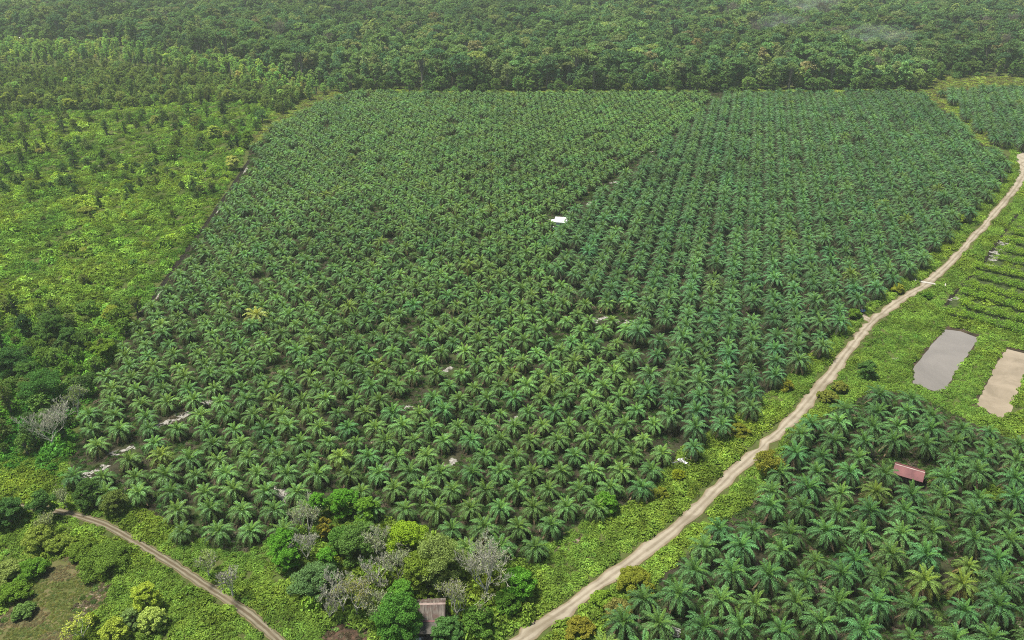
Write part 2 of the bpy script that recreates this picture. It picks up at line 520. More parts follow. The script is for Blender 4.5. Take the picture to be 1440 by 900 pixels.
def tree_parts(kind, seed, R, h, leaf=0.42, n=2600, gap=0.32):
    """trunk builder and crown builder of one tree of the given habit; R crown radius, h total height"""
    rng = np.random.default_rng(seed)
    tr, cr = MB(), MB()
    zc = h - R * 0.75
    if kind in ('broad', 'olive', 'tall', 'bush', 'cone', 'umbrella'):
        lobes = []
        if kind == 'broad':
            m = 11
            for i in range(m):
                a = i * 2.4; u = (i + 0.5) / m
                rr = R * 0.62 * math.sqrt(u)
                q = R * rng.uniform(0.26, 0.52); rr *= rng.uniform(0.75, 1.25)
                lobes.append((rr * math.cos(a), rr * math.sin(a), h - q * 0.9 - R * 0.75 * u ** 1.5 * rng.uniform(0.6, 1.2), q, q, q * 0.85))
            for i in range(6):
                a = i * 1.05 + 0.3; q = R * 0.36
                lobes.append((R * 0.55 * math.cos(a), R * 0.55 * math.sin(a), max(h * 0.28, h - 1.45 * R) + rng.uniform(-.4, .4), q, q, q * 0.9))
        elif kind == 'tall':
            for i in range(12):
                u = i / 11; a = i * 2.4
                q = R * (0.30 + 0.28 * math.sin(PI * (0.15 + 0.8 * (1 - u)))) * rng.uniform(0.8, 1.15)
                rr = R * 0.45 * math.sin(PI * (0.1 + 0.85 * (1 - u)))
                lobes.append((rr * math.cos(a), rr * math.sin(a), h * (0.20 + 0.74 * u) - q * 0.4, q, q, q * 1.1))
        elif kind == 'umbrella':
            for i in range(13):
                a = i * 2.4; u = (i + 0.5) / 13
                rr = R * 0.8 * math.sqrt(u); q = R * rng.uniform(0.22, 0.34)
                lobes.append((rr * math.cos(a), rr * math.sin(a), h - q - R * 0.3 * u, q, q, q * 0.7))
        elif kind == 'cone':
            for i in range(10):
                u = i / 9; a = i * 2.4
                q = R * (0.62 * (1 - u) + 0.16) * rng.uniform(0.8, 1.2)
                rr = R * 0.42 * (1 - u)
                lobes.append((rr * math.cos(a), rr * math.sin(a), h * (0.14 + 0.8 * u), q, q, q * 1.1))
        else:                                                   # bush
            for i in range(9):
                a = i * 2.4; u = (i + 0.5) / 9
                rr = R * 0.6 * math.sqrt(u); q = R * rng.uniform(0.32, 0.5)
                lobes.append((rr * math.cos(a), rr * math.sin(a), max(q * 0.5, h - q - h * 0.45 * u), q, q, min(q, h * 0.45)))
        cr.quads(blob_leaves(rng, lobes, n, leaf, gap=0.12, fill=0.15, sub=8), 0)
        base_r = 0.035 * h + 0.05
        if kind == 'bush':
            for i in range(4):
                a = i * 1.6
                tr.tube([(0, 0, -0.1), (0.3 * R * math.cos(a), 0.3 * R * math.sin(a), h * 0.6)], [0.08, 0.03], 4, 0)
        else:
            tr.tube([(0, 0, -0.3), (rng.normal(0, .1), rng.normal(0, .1), h * 0.3), (rng.normal(0, .25), rng.normal(0, .25), h * 0.62), (0, 0, h * 0.86)],
                    [base_r * 1.25, base_r, base_r * 0.7, base_r * 0.25], 7, 0)
            for lb in lobes[:9]:
                z0 = h * rng.uniform(0.3, 0.6)
                tr.tube([(0, 0, z0), (lb[0] * 0.5, lb[1] * 0.5, (z0 + lb[2]) / 2 + 0.3), (lb[0], lb[1], lb[2])], [base_r * 0.55, base_r * 0.35, base_r * 0.15], 5, 0)
    else:                                                       # bare / sparse
        ends = []
        ns = 3 if kind == 'bare' else 2
        tr.tube([(0, 0, -0.3), (0.05, 0.05, h * 0.14), (0, 0, h * 0.26)], [0.034 * h, 0.028 * h, 0.024 * h], 7, 0)
        for i in range(5):
            a = i * 1.257 + rng.normal(0, 0.3)
            sp = R / h
            d = unit(np.array([math.cos(a) * sp * 1.25, math.sin(a) * sp * 1.25, 1.0]) if i else np.array([0.05, 0.0, 1.0]))
            branches(tr, rng, np.array([0, 0, h * (0.17 + 0.02 * i)]), d, h * 0.30, 0.013 * h, 6, 0, (1, 1, 1), 0.40, 0.34, 0.035, ends, (2, 3), 0.66)
        e = np.array(ends)
        m = min(n, len(e) * 3)
        k = rng.integers(0, len(e), m)
        p = e[k] + rng.normal(0, 0.35, (m, 3))
        nn = unit(rng.normal(0, 0.7, (m, 3)) + np.array([0, 0, 0.7]))
        a = unit(np.cross(nn, rng.normal(size=(m, 3)))) * leaf / 2; b = np.cross(nn, a)
        cr.quads(np.stack([p - a, p - b * .7, p + a, p + b * .7], 1), 0)
    return tr, cr


def merged(parts_mats, name):
    """one mesh out of several builders, each with its own material"""
    out = MB(); mats = []
    for i, (mb, mt) in enumerate(parts_mats):
        if not mb.v: continue
        v = np.vstack(mb.v); f = np.vstack(mb.f); c = np.vstack(mb.c)
        mats.append(mt); k = len(mats) - 1
        out.v.append(v)
        ff = np.where(f < 0, -1, f + out.n)
        out.f.append(ff); out.m.append(np.full(len(f), k)); out.c.append(c)
        out.smooth.append(np.concatenate(mb.smooth)); out.n += len(v)
    return out.mesh(name, mats)


def proto_collection(name, meshes):
    c = bpy.data.collections.new(name)
    for i, me in enumerate(meshes):
        o = bpy.data.objects.new('%s_%02d' % (name, i), me)
        c.objects.link(o)
    return c


def scatter(name, coll, x, y, z, rz, scale, idx, tint, tilt=0.06):
    """one object whose geometry nodes put an instance of a prototype on every point"""
    n = len(x)
    me = bpy.data.meshes.new(name)
    me.vertices.add(n)
    me.vertices.foreach_set('co', np.stack([x, y, z], 1).ravel())
    rot = np.stack([RNG.normal(0, tilt, n), RNG.normal(0, tilt, n), rz], 1)
    sc = scale if np.ndim(scale) == 2 else np.stack([scale] * 3, 1)
    for an, ty, fld, dat in (('rot', 'FLOAT_VECTOR', 'vector', rot), ('scl', 'FLOAT_VECTOR', 'vector', sc), ('tint', 'FLOAT_COLOR', 'color', np.hstack([tint, np.ones((n, 1))]))):
        at = me.attributes.new(an, ty, 'POINT'); at.data.foreach_set(fld, np.ascontiguousarray(dat, dtype=np.float32).ravel())
    at = me.attributes.new('idx', 'INT', 'POINT'); at.data.foreach_set('value', np.asarray(idx, dtype=np.int32))
    o = link(name, me)
    ng = bpy.data.node_groups.new('scatter', 'GeometryNodeTree')
    ng.interface.new_socket('Geometry', in_out='INPUT', socket_type='NodeSocketGeometry')
    ng.interface.new_socket('Geometry', in_out='OUTPUT', socket_type='NodeSocketGeometry')
    N, L = ng.nodes, ng.links
    gi = N.new('NodeGroupInput'); go = N.new('NodeGroupOutput')
    ci = N.new('GeometryNodeCollectionInfo'); ci.inputs['Collection'].default_value = coll
    ci.inputs['Separate Children'].default_value = True; ci.inputs['Reset Children'].default_value = True
    ip = N.new('GeometryNodeInstanceOnPoints'); ip.inputs['Pick Instance'].default_value = True

    def na(nm, ty):
        q = N.new('GeometryNodeInputNamedAttribute'); q.data_type = ty; q.inputs['Name'].default_value = nm
        return q.outputs['Attribute']
    L.new(gi.outputs[0], ip.inputs['Points']); L.new(ci.outputs[0], ip.inputs['Instance'])
    L.new(na('idx', 'INT'), ip.inputs['Instance Index'])
    L.new(na('rot', 'FLOAT_VECTOR'), ip.inputs['Rotation'])
    L.new(na('scl', 'FLOAT_VECTOR'), ip.inputs['Scale'])
    L.new(ip.outputs[0], go.inputs[0])
    md = o.modifiers.new('scatter', 'NODES'); md.node_group = ng
    return tag(o, kind='stuff')


def jit(n, base, val=0.2, hue=0.08, rng=RNG):
    """n plant tints around a base albedo"""
    b = np.tile(np.asarray(base, float), (n, 1)) if np.ndim(base) == 1 else np.asarray(base, float)
    v = np.exp(rng.normal(0, val, n))[:, None]
    h = rng.normal(0, hue, n)
    return np.clip(b * v * np.stack([1 + h, np.ones(n), 1 - h * 0.5], 1), 0.003, 0.8)


# ================================================================== layout (photograph pixels on the ground)
ROAD_PX = [(640, 968), (735, 898), (830, 832), (958, 737), (1028, 668), (1105, 598), (1150, 548), (1200, 483), (1224, 455), (1260, 426), (1303, 399), (1345, 360), (1390, 310), (1424, 270), (1439, 247), (1450, 225), (1490, 205)]
TRACK_PX = [(-60, 712), (30, 713), (80, 719), (140, 735), (190, 761), (240, 791), (290, 824), (340, 857), (376, 886), (420, 930)]
ROAD = smooth_line(wline(ROAD_PX)); TRACK = smooth_line(wline(TRACK_PX))

BLOCK_A = [(498, 129), (1000, 130), (990, 152), (915, 218), (860, 258), (795, 310), (775, 360), (795, 418), (900, 424), (885, 520), (955, 640), (900, 700), (845, 728), (800, 745),
           (735, 790), (690, 800), (640, 770), (560, 735), (470, 700), (410, 748), (330, 780), (250, 745), (195, 712), (120, 690), (95, 665), (115, 600), (150, 510), (185, 455), (212, 432), (250, 376), (283, 327), (315, 284), (347, 232), (352, 205), (385, 175), (440, 148)]
BLOCK_B = [(1000, 130), (1290, 128), (1325, 152), (1360, 185), (1395, 210), (1424, 222), (1418, 243), (1400, 268), (1355, 308), (1300, 372), (1262, 398), (1222, 430), (1180, 470), (1140, 510), (1095, 545), (1060, 575),
           (1015, 600), (985, 632), (955, 640), (885, 520), (900, 424), (795, 418), (775, 360), (795, 310), (860, 258), (915, 218), (990, 152)]
BLOCK_C = [(1085, 668), (1105, 628), (1150, 590), (1195, 568), (1230, 545), (1280, 556), (1320, 572), (1370, 596), (1425, 620), (1500, 640), (1560, 1000), (780, 1000), (825, 900), (860, 880), (905, 838), (950, 790), (980, 770), (1020, 730), (1070, 700)]
BLOCK_D = [(1322, 128), (1420, 121), (1560, 118), (1560, 196), (1440, 205), (1400, 200), (1372, 178), (1345, 150)]
FOREST = [(-160, 94), (0, 94), (150, 87), (300, 109), (400, 148), (440, 142), (480, 132), (560, 126), (900, 127), (1292, 125), (1302, 108), (1320, 104), (1385, 102), (1460, 108), (1620, 112), (1700, -34), (-260, -34)]
CLEARING = [(1296, 116), (1300, 106), (1385, 112), (1388, 120), (1320, 122)]
SCRUB = [(-160, 104), (0, 104), (150, 96), (300, 116), (430, 138), (380, 172), (345, 205), (340, 232), (205, 432), (150, 508), (110, 600), (88, 670), (-160, 670)]
FIELD = [(-140, 900), (-60, 850), (0, 866), (40, 826), (72, 787), (104, 778), (126, 800), (150, 822), (156, 830), (140, 856), (112, 880), (98, 930), (-140, 960)]
CROPS = [(1334, 425), (1352, 398), (1396, 352), (1425, 318), (1560, 250), (1560, 520), (1440, 470), (1380, 456), (1335, 448)]
POND1 = [(1329, 463), (1352, 466), (1376, 476), (1361, 500), (1340, 530), (1330, 547), (1322, 552), (1309, 549), (1296, 544), (1284, 539), (1284, 517), (1298, 500), (1315, 479)]
POND2 = [(1417, 491), (1440, 497), (1500, 512), (1480, 540), (1440, 531), (1432, 550), (1422, 580), (1413, 590), (1395, 583), (1373, 568), (1390, 535), (1402, 510)]
DITCH_PX = [(350, 226), (335, 250), (311, 285), (282, 325), (247, 375), (205, 434), (178, 468)]
DITCH = smooth_line(wline(DITCH_PX), 5)
DITCH2_PX = [(1470, 268), (1434, 300), (1418, 318), (1396, 350), (1383, 368), (1360, 394), (1341, 414), (1330, 430)]
DITCH2 = smooth_line(wline(DITCH2_PX), 5)
GAP_LINE = wline([(1010, 140), (985, 165), (915, 217), (860, 258), (800, 303)])
YARD = [(1427, 221), (1436, 214), (1456, 206), (1510, 196), (1510, 236), (1448, 250), (1438, 257), (1433, 246), (1431, 232)]
HOUSES_PX = [(606, 885, 9.0), (1277, 675, 8.8), (788, 318, 6.0)]
HOUSES = [(*[float(v) for v in G(a, b)], r) for a, b, r in HOUSES_PX]


def off_house(x, y, k=1.0):
    r = np.ones(np.shape(x), bool)
    for hx, hy, hr in HOUSES:
        r &= np.hypot(x - hx, y - hy) > hr * k
    return r


# ================================================================== setting: ground, roads, water
def sheet(name, poly_px, mat, z, grid=None, jitter=0.0, seed=1):
    """ground sheet from a pixel outline: its edge subdivided and roughened in metres"""
    w = np.array([G(a, b) for a, b in poly_px], float)
    rng = np.random.default_rng(seed)
    pts = []
    for i in range(len(w)):
        a, b = w[i], w[(i + 1) % len(w)]
        m = max(1, int(np.hypot(*(b - a)) / 2.5)) if jitter else 1
        for k in range(m):
            p = a + (b - a) * k / m
            pts.append(p + rng.normal(0, jitter, 2) if jitter else p)
    me = bpy.data.meshes.new(name)
    me.from_pydata([(p[0], p[1], z) for p in pts], [], [list(range(len(pts)))])
    if me.polygons[0].normal.z < 0:
        me.flip_normals()
    me.materials.append(mat)
    return tag(link(name, me), kind='structure')


gm = bpy.data.meshes.new('ground')
gm.from_pydata([(-6000, -400, 0), (6000, -400, 0), (6000, 9000, 0), (-6000, 9000, 0)], [], [(0, 1, 2, 3)])
gm.materials.append(ground_mat())
tag(link('ground', gm), kind='structure')
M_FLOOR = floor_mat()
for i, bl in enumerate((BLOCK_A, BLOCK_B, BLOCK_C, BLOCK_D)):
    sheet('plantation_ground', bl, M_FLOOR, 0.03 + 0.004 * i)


def ribbon(name, line, width, z, mat, wob=0.35, seed=3, cross=7, crown=0.0, widths=None):
    line = np.array(line); n = len(line)
    t = np.gradient(line, axis=0); t /= np.linalg.norm(t, axis=1, keepdims=True)
    nn = np.stack([-t[:, 1], t[:, 0]], 1)
    rng = np.random.default_rng(seed)
    mb = MB()
    wl = width / 2 + rng.normal(0, wob, n); wr = width / 2 + rng.normal(0, wob, n)
    if widths is not None:
        wl = wl * widths; wr = wr * widths
    v = []; c = []
    for i in range(n):
        for k in range(cross):
            u = k / (cross - 1)
            p = line[i] + nn[i] * (wl[i] * (1 - 2 * u) if u < 0.5 else wr[i] * (1 - 2 * u))
            v.append((p[0], p[1], z + crown * (1 - (2 * u - 1) ** 2))); c.append((u, 0, 0))
    f = [(i * cross + k, i * cross + k + 1, (i + 1) * cross + k + 1, (i + 1) * cross + k) for i in range(n - 1) for k in range(cross - 1)]
    f = [q[::-1] for q in f] if np.cross(np.array(v[1]) - v[0], np.array(v[cross]) - v[0])[2] < 0 else f
    mb.add(v, f, 0, c, True)
    return link(name, mb.mesh(name, [mat]))


M_ROAD = road_mat('dirt_road', (0.225, 0.188, 0.138), (0.135, 0.110, 0.078), (0.28, 0.242, 0.185), False)
M_TRACK = road_mat('dirt_track', (0.085, 0.075, 0.045), (0.055, 0.05, 0.028), (0.20, 0.172, 0.125), True)
rw = np.ones(len(ROAD)); rw[-28:-8] = np.linspace(1, 1.9, 20); rw[-8:] = 1.9
tag(ribbon('dirt_road', ROAD, 3.8, 0.06, M_ROAD, 0.5, crown=0.12, widths=rw), kind='structure')
tag(ribbon('dirt_track', TRACK, 2.5, 0.06, M_TRACK, 0.15, seed=5), kind='structure')
spur = smooth_line(wline([(1226, 452), (1216, 446), (1206, 440)]))
tag(ribbon('dirt_path', spur, 3.6, 0.055, M_ROAD, 0.2, seed=6), kind='structure')

M_POND = water_mat('pond_water', (0.135, 0.120, 0.104), (0.178, 0.158, 0.138), 0.03)
M_MUDDY = water_mat('muddy_water', (0.17, 0.135, 0.09), (0.25, 0.20, 0.14), 0.10)
M_BANK = solid('bank_soil', (0.018, 0.015, 0.010), (0.055, 0.040, 0.026), 0.35, 0.95)
M_SAND = solid('pale_sand', (0.11, 0.10, 0.085), (0.30, 0.28, 0.25), 1.3, 0.95)
M_REDSOIL = solid('red_soil', (0.025, 0.018, 0.012), (0.085, 0.052, 0.036), 0.9, 0.95)
M_BROWNSOIL = solid('brown_soil', (0.10, 0.07, 0.045), (0.24, 0.19, 0.14), 0.4, 0.95)


def grow(poly, k):
    p = np.array(poly, float); c = p.mean(0)
    return [tuple(c + (q - c) * k) for q in p]


sheet('pond_bank', [(a, b - 2.5) for a, b in grow(POND1, 1.12)], M_BANK, 0.035, jitter=0.4)
sheet('pond_bank', [(a, b - 2.5) for a, b in grow(POND2, 1.12)], M_BANK, 0.036, jitter=0.4)
sheet('pond', POND1, M_POND, 0.05, jitter=0.14, seed=8)
sheet('pond', POND2, M_MUDDY, 0.05, jitter=0.14, seed=9)
M_DITCH = solid('ditch_mud', (0.008, 0.008, 0.006), (0.022, 0.018, 0.013), 0.6, 1.0)
tag(ribbon('drainage_ditch', DITCH, 2.2, 0.04, M_DITCH, 0.3, seed=11), kind='structure')
tag(ribbon('drainage_ditch', DITCH2, 1.6, 0.04, M_DITCH, 0.2, seed=12), kind='structure')
for k, (a, b) in enumerate(((2, 4), (10, 12), (22, 24))):
    seg = np.array(DITCH[a:b + 1]) + np.array([1.7, -0.6])
    if len(seg) > 1:
        tag(ribbon('ditch_bank', seg, 1.1, 0.075, M_SAND, 0.25, seed=20 + k), kind='structure')

sheet('dirt_yard', YARD, solid('yard_dirt', (0.19, 0.16, 0.115), (0.29, 0.25, 0.19), 0.4, 0.95), 0.09, jitter=0.5)
FIELD_M = None


def field_mat():
    m, nt, N, L = newmat('grass_field')
    p = geo_pos(nt)
    a = ramp(nt, noise(nt, 0.16, 6, 0.65, p), 0.32, 0.62, (0.06, 0.070, 0.020), (0.125, 0.095, 0.052))
    col = mixc(nt, ramp(nt, noise(nt, 1.5, 5, 0.7, p), 0.45, 0.7), a, (0.055, 0.08, 0.02))
    b = N.new('ShaderNodeBsdfDiffuse'); L.new(col, b.inputs['Color'])
    o = N.new('ShaderNodeOutputMaterial'); L.new(b.outputs[0], o.inputs['Surface'])
    return m


sheet('grass_field', FIELD, field_mat(), 0.025, jitter=0.5)
sheet('bare_soil', [(104, 856), (118, 838), (136, 824), (152, 822), (153, 832), (138, 850), (118, 872), (100, 878)], M_BROWNSOIL, 0.03, jitter=0.5)
sheet('bare_soil', [(-30, 872), (10, 858), (22, 862), (0, 880), (-40, 900)], M_BROWNSOIL, 0.031, jitter=0.5)
sheet('bare_soil', [(452, 888), (474, 874), (500, 870), (522, 884), (530, 930), (448, 930)], M_REDSOIL, 0.02, jitter=0.6)
sheet('bare_soil', [(575, 850), (640, 845), (650, 930), (560, 930)], M_BROWNSOIL, 0.022, jitter=0.6)
sheet('bare_soil', [(780, 768), (795, 752), (812, 750), (816, 760), (800, 775), (786, 780)], M_BROWNSOIL, 0.047, jitter=0.5)
sheet('bare_soil', [(888, 880), (905, 850), (930, 860), (950, 880), (940, 910), (890, 910)], M_BROWNSOIL, 0.047, jitter=0.6)
sheet('bare_soil', [(20, 476), (32, 462), (46, 448), (58, 440), (52, 452), (40, 466), (36, 480), (28, 482)], M_REDSOIL, 0.022, jitter=0.3)
sheet('bare_soil', [(-40, 640), (0, 642), (22, 648), (14, 666), (-40, 672)], M_REDSOIL, 0.02, jitter=0.5)
sheet('bare_soil', [(1336, 456), (1345, 456), (1368, 463), (1366, 466), (1340, 460)], M_SAND, 0.06, jitter=0.2)
SAND_SPOTS = [(288, 568, 6, 1.6), (242, 592, 6, 1.5), (262, 582, 4, 1.2), (98, 677, 6, 1.8), (132, 662, 5, 1.8), (172, 634, 5, 1.4), (400, 690, 3.4, 3.6), (404, 700, 2.6, 3), (545, 656, 3, 1.5), (632, 652, 3.2, 2),
              (840, 450, 5, 2), (874, 453, 6, 1.8), (915, 214, 3.5, 1.8), (913, 224, 2.5, 3), (863, 257, 3.2, 2), (830, 287, 2.8, 2.5), (656, 497, 4, 1.4), (722, 590, 3, 1.2), (570, 574, 3, 1.2), (628, 520, 3, 1.2),
              (800, 297, 3, 2), (778, 309, 5, 1.8), (145, 232, 6, 1.8), (118, 238, 4, 1.4), (90, 235, 3, 1.2), (44, 236, 4, 1.5), (290, 240, 4, 1.6), (182, 233, 3, 1.3), (232, 246, 3, 1.2), (186, 140, 5, 3), (178, 138, 4, 2), (196, 133, 4, 2),
              (1400, 356, 2.6, 3), (1397, 366, 2.2, 2.4), (1410, 342, 2.6, 2.4), (1420, 337, 2.2, 2), (1434, 310, 2.4, 2), (1438, 300, 2.4, 2), (1392, 372, 2, 2), (1404, 350, 1.6, 2), (1398, 361, 1.6, 2), (1336, 420, 2.4, 2), (1348, 420, 2.2, 1.5), (1285, 488, 2.5, 1.5), (1262, 505, 2, 1.2)]
mb = MB()
for k, (a, b, rx, ry) in enumerate(SAND_SPOTS):
    rng = np.random.default_rng(100 + k)
    cx, cy = (float(v) for v in G(a, b))
    n = 11; an = np.arange(n) * 2 * PI / n
    ro = rng.uniform(0.25, 0.75)
    for j in range(7):
        ou, ov = rng.uniform(-0.8, 0.8) * rx, rng.uniform(-0.7, 0.7) * ry
        rr = rng.uniform(0.35, 1.2, n); f = rng.uniform(0.16, 0.42)
        ex, ey = ou + rx * f * np.cos(an) * rr, ov + (0.4 + ry * f) * np.sin(an) * rr
        zz = 0.066 + 0.004 * j
        v = [(cx + math.cos(ro) * ou - math.sin(ro) * ov, cy + math.sin(ro) * ou + math.cos(ro) * ov, zz + 0.001)] + [(cx + math.cos(ro) * p - math.sin(ro) * q, cy + math.sin(ro) * p + math.cos(ro) * q, zz) for p, q in zip(ex, ey)]
        mb.add(v, [(0, 1 + i, 1 + (i + 1) % n) for i in range(n)], 0)
tag(link('sand_patches', mb.mesh('sand_patches', [M_SAND])), kind='structure')
# grey bare strip on the far side of the scrub
sheet('bare_soil', [(236, 170), (243, 165), (256, 178), (258, 184), (243, 184)], M_BROWNSOIL, 0.02, jitter=0.5)

# ================================================================== palms
def lattice(poly, ang, s, step, zc, jit_=0.35, margin=0.0, stagger=True):
    """triangular planting: rows along direction ang (from +x), s between palms of a row, step between rows"""
    P = np.array([G(a, b, zc) for a, b in poly])
    c, sn = math.cos(ang), math.sin(ang)
    u = P[:, 0] * c + P[:, 1] * sn; v = -P[:, 0] * sn + P[:, 1] * c
    rows = np.arange(math.floor(v.min() / step), math.ceil(v.max() / step) + 1)
    cols = np.arange(math.floor(u.min() / s) - 1, math.ceil(u.max() / s) + 2)
    R_, C_ = np.meshgrid(rows, cols, indexing='ij')
    uu = C_ * s + (np.where(R_ % 2 == 0, 0, s / 2) if stagger else 0); vv = R_ * step
    r = R_.ravel(); uu = uu.ravel() + RNG.normal(0, jit_, r.size); vv = vv.ravel() + RNG.normal(0, jit_, r.size)
    x = uu * c - vv * sn; y = uu * sn + vv * c
    px, py = PX(x, y, zc)
    k = inpoly(px, py, poly) & (px > -90) & (px < 1530) & (py < 960)
    return x[k], y[k], r[k]


PA = lattice(BLOCK_A, math.radians(1.0), 8.75, 7.6, 3.2, 0.16)
PB = lattice(BLOCK_B, math.radians(90 - 15.6), 8.7, 8.2, 4.5, 0.16)
PC = lattice(BLOCK_C, math.radians(-3.0), 9.1, 8.0, 4.0, 0.6)
PD = lattice(BLOCK_D, math.radians(90 - 25), 8.6, 7.9, 4.5, 0.4)
px_, py_, pr_, pb_ = [], [], [], []
for b, (x, y, r) in enumerate((PA, PB, PC, PD)):
    keep = (polydist(x, y, GAP_LINE) > 2.4) & off_house(x, y, 0.75) & (RNG.random(len(x)) > (0.025 if b == 0 else 0.015)) & (polydist(x, y, ROAD) > 6.5) & (polydist(x, y, DITCH) > 4.4)
    for sa, sb, rx, ry in SAND_SPOTS:
        q = G(sa, sb); keep &= (np.hypot(x - q[0], y - q[1]) > 2.6)
    ppx, ppy = PX(x, y, 0)
    keep &= ~inpoly(ppx, ppy, grow(POND1, 1.25)) & ~inpoly(ppx, ppy, grow(POND2, 1.2))
    keep &= ~inpoly(ppx, ppy, [(780, 785), (800, 745), (830, 745), (815, 785)])
    px_.append(x[keep]); py_.append(y[keep]); pr_.append(r[keep]); pb_.append(np.full(keep.sum(), b))
PXW = np.concatenate(px_); PYW = np.concatenate(py_); PROW = np.concatenate(pr_); PBL = np.concatenate(pb_)
NP_ = len(PXW)
SMALL = [palm_parts(10 + i, h + 0.5, 4.6 * q, 40, 0.84, 16, 5) for i, (h, q) in enumerate(((2.3, 1.0), (2.6, 0.95), (2.2, 1.05), (2.8, 0.98), (2.4, 0.9), (2.5, 1.03)))]
TALL = [palm_parts(40 + i, h + 0.5, 5.35 * q, 38, 0.88, 17, 6, 0.97) for i, (h, q) in enumerate(((4.0, 1.0), (4.5, 0.96), (3.7, 1.06), (4.3, 1.02), (4.8, 0.94), (4.2, 1.0)))]
PALM_SETS = SMALL + TALL
PALM_MESH = []
for i, (tr, cr, yo, dr) in enumerate(PALM_SETS):
    PALM_MESH.append((tr.mesh('trunk', [M_TRUNK]), cr.mesh('crown', [M_PALM]), yo.mesh('young_fronds', [M_PALM]), dr.mesh('dry_fronds', [M_DRY])))
PKIND = RNG.integers(0, 6, NP_) + np.where(PBL == 0, 0, 6)
BASE = np.array([(0.072, 0.142, 0.041), (0.053, 0.115, 0.041), (0.051, 0.114, 0.036), (0.054, 0.116, 0.042)])
PT = jit(NP_, BASE[PBL], 0.14, 0.07)
big = vnoise(PXW, PYW, 60, 3)[:, None] - 0.5
PT = PT * (1 + 0.22 * big)
yel = RNG.random(NP_) < np.where(PBL == 0, 0.014, 0.008)
PT[yel] = jit(int(yel.sum()), (0.092, 0.145, 0.032), 0.12, 0.03)
PSC = np.clip(RNG.normal(1.0, 0.06, NP_), 0.78, 1.15)
small = RNG.random(NP_) < 0.035
PSC[small] *= 0.72
# the palm turned bright yellow in the middle of the big plantation
yx, yy = G(360, 446, 3.0)
iy = int(np.argmin(np.hypot(PXW - yx, PYW - yy) + (PBL != 0) * 1e6))
PXW[iy], PYW[iy] = yx, yy; PT[iy] = (0.20, 0.235, 0.06); PSC[iy] = 1.25
PRZ = RNG.uniform(0, 2 * PI, NP_)
dist = np.sqrt(PXW ** 2 + PYW ** 2 + H * H) / (PSC * np.where(PBL == 0, 0.9, 1.05))
ppx, ppy = PX(PXW, PYW, 3.5)
vis = (ppx > -10) & (ppx < 1450) & (ppy > -10) & (ppy < 915)
order = np.argsort(np.where(vis, dist, 1e9))
IND = order[:299]
if iy not in IND:
    IND = np.concatenate([IND, [iy]])

ORD = ('zeroth first second third fourth fifth sixth seventh eighth ninth tenth eleventh twelfth thirteenth fourteenth fifteenth sixteenth seventeenth eighteenth nineteenth twentieth '
       'twenty-first twenty-second twenty-third twenty-fourth twenty-fifth twenty-sixth twenty-seventh twenty-eighth twenty-ninth thirtieth thirty-first thirty-second thirty-third thirty-fourth thirty-fifth thirty-sixth').split()
for b, place, first, back in ((0, 'big plantation', 'left', 'bottom'), (1, 'dense plantation block', 'roadside', 'nearest'), (2, 'grove below the ponds', 'left', 'bottom')):
    pass
indb = {}
for b in range(4):
    ids = [i for i in IND if PBL[i] == b]
    rows = sorted(set(PROW[i] for i in ids))
    if b == 1:
        rows = rows[::-1] if np.mean([PXW[i] for i in ids if PROW[i] == rows[0]]) < np.mean([PXW[i] for i in ids if PROW[i] == rows[-1]]) else rows
    for rn, r in enumerate(rows):
        m = sorted([i for i in ids if PROW[i] == r], key=lambda i: PXW[i] if b != 1 else PYW[i])
        for k, i in enumerate(m):
            indb[i] = (b, rn + 1, k + 1)


def ordw(k):
    return ORD[k] if k < len(ORD) else 'number %d' % k


def add_palm(i):
    b, rn, k = indb[i]
    look = 'yellowish' if (yel[i]) else ('small' if small[i] else 'green')
    if i == iy:
        lab = 'bright yellow oil palm standing out among green palms of the big plantation'
    elif b == 0:
        lab = '%s oil palm, %s from the left in the %s row from plantation bottom' % (look, ordw(k), ordw(rn))
    elif b == 1:
        lab = '%s oil palm, %s from the front in the %s plantation column from the road' % (look, ordw(k), ordw(rn))
    elif b == 2:
        lab = '%s oil palm in grove below ponds, %s in the %s row from frame bottom' % (look, ordw(k), ordw(rn))
    else:
        lab = '%s oil palm in the far corner block, number %d of row %d' % (look, k, rn)
    grp = 'oil palms of the grove below the ponds' if b == 2 else 'oil palms of the big plantation'
    t = thing('oil_palm', lab, 'palm tree', (PXW[i], PYW[i], 0.03), PRZ[i], grp)
    t.scale = (PSC[i],) * 3
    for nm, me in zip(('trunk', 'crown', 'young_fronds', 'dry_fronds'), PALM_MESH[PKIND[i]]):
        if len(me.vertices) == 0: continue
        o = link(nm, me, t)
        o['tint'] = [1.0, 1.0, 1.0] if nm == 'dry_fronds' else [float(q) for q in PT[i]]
    return t


for i in IND:
    add_palm(i)
rest = np.ones(NP_, bool); rest[IND] = False
dn = MB
# in the mass one tint colours the whole palm, so its dry fronds carry their brown relative to green
PALM_ALL = []
for (tr, cr, yo, dr) in PALM_SETS:
    d2 = MB(); d2.v, d2.f, d2.m, d2.n, d2.smooth = dr.v, dr.f, dr.m, dr.n, dr.smooth
    d2.c = [c / np.array((0.065, 0.125, 0.036)) for c in dr.c]
    PALM_ALL.append(merged([(tr, M_TRUNK), (cr, M_PALM), (yo, M_PALM), (d2, M_DRY)], 'palm_mass'))
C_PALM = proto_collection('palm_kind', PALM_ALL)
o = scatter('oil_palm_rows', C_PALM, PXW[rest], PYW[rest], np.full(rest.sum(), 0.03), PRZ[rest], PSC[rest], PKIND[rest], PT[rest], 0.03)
tag(o, 'mass of far oil palms in regular rows filling the big plantation', 'palm trees')

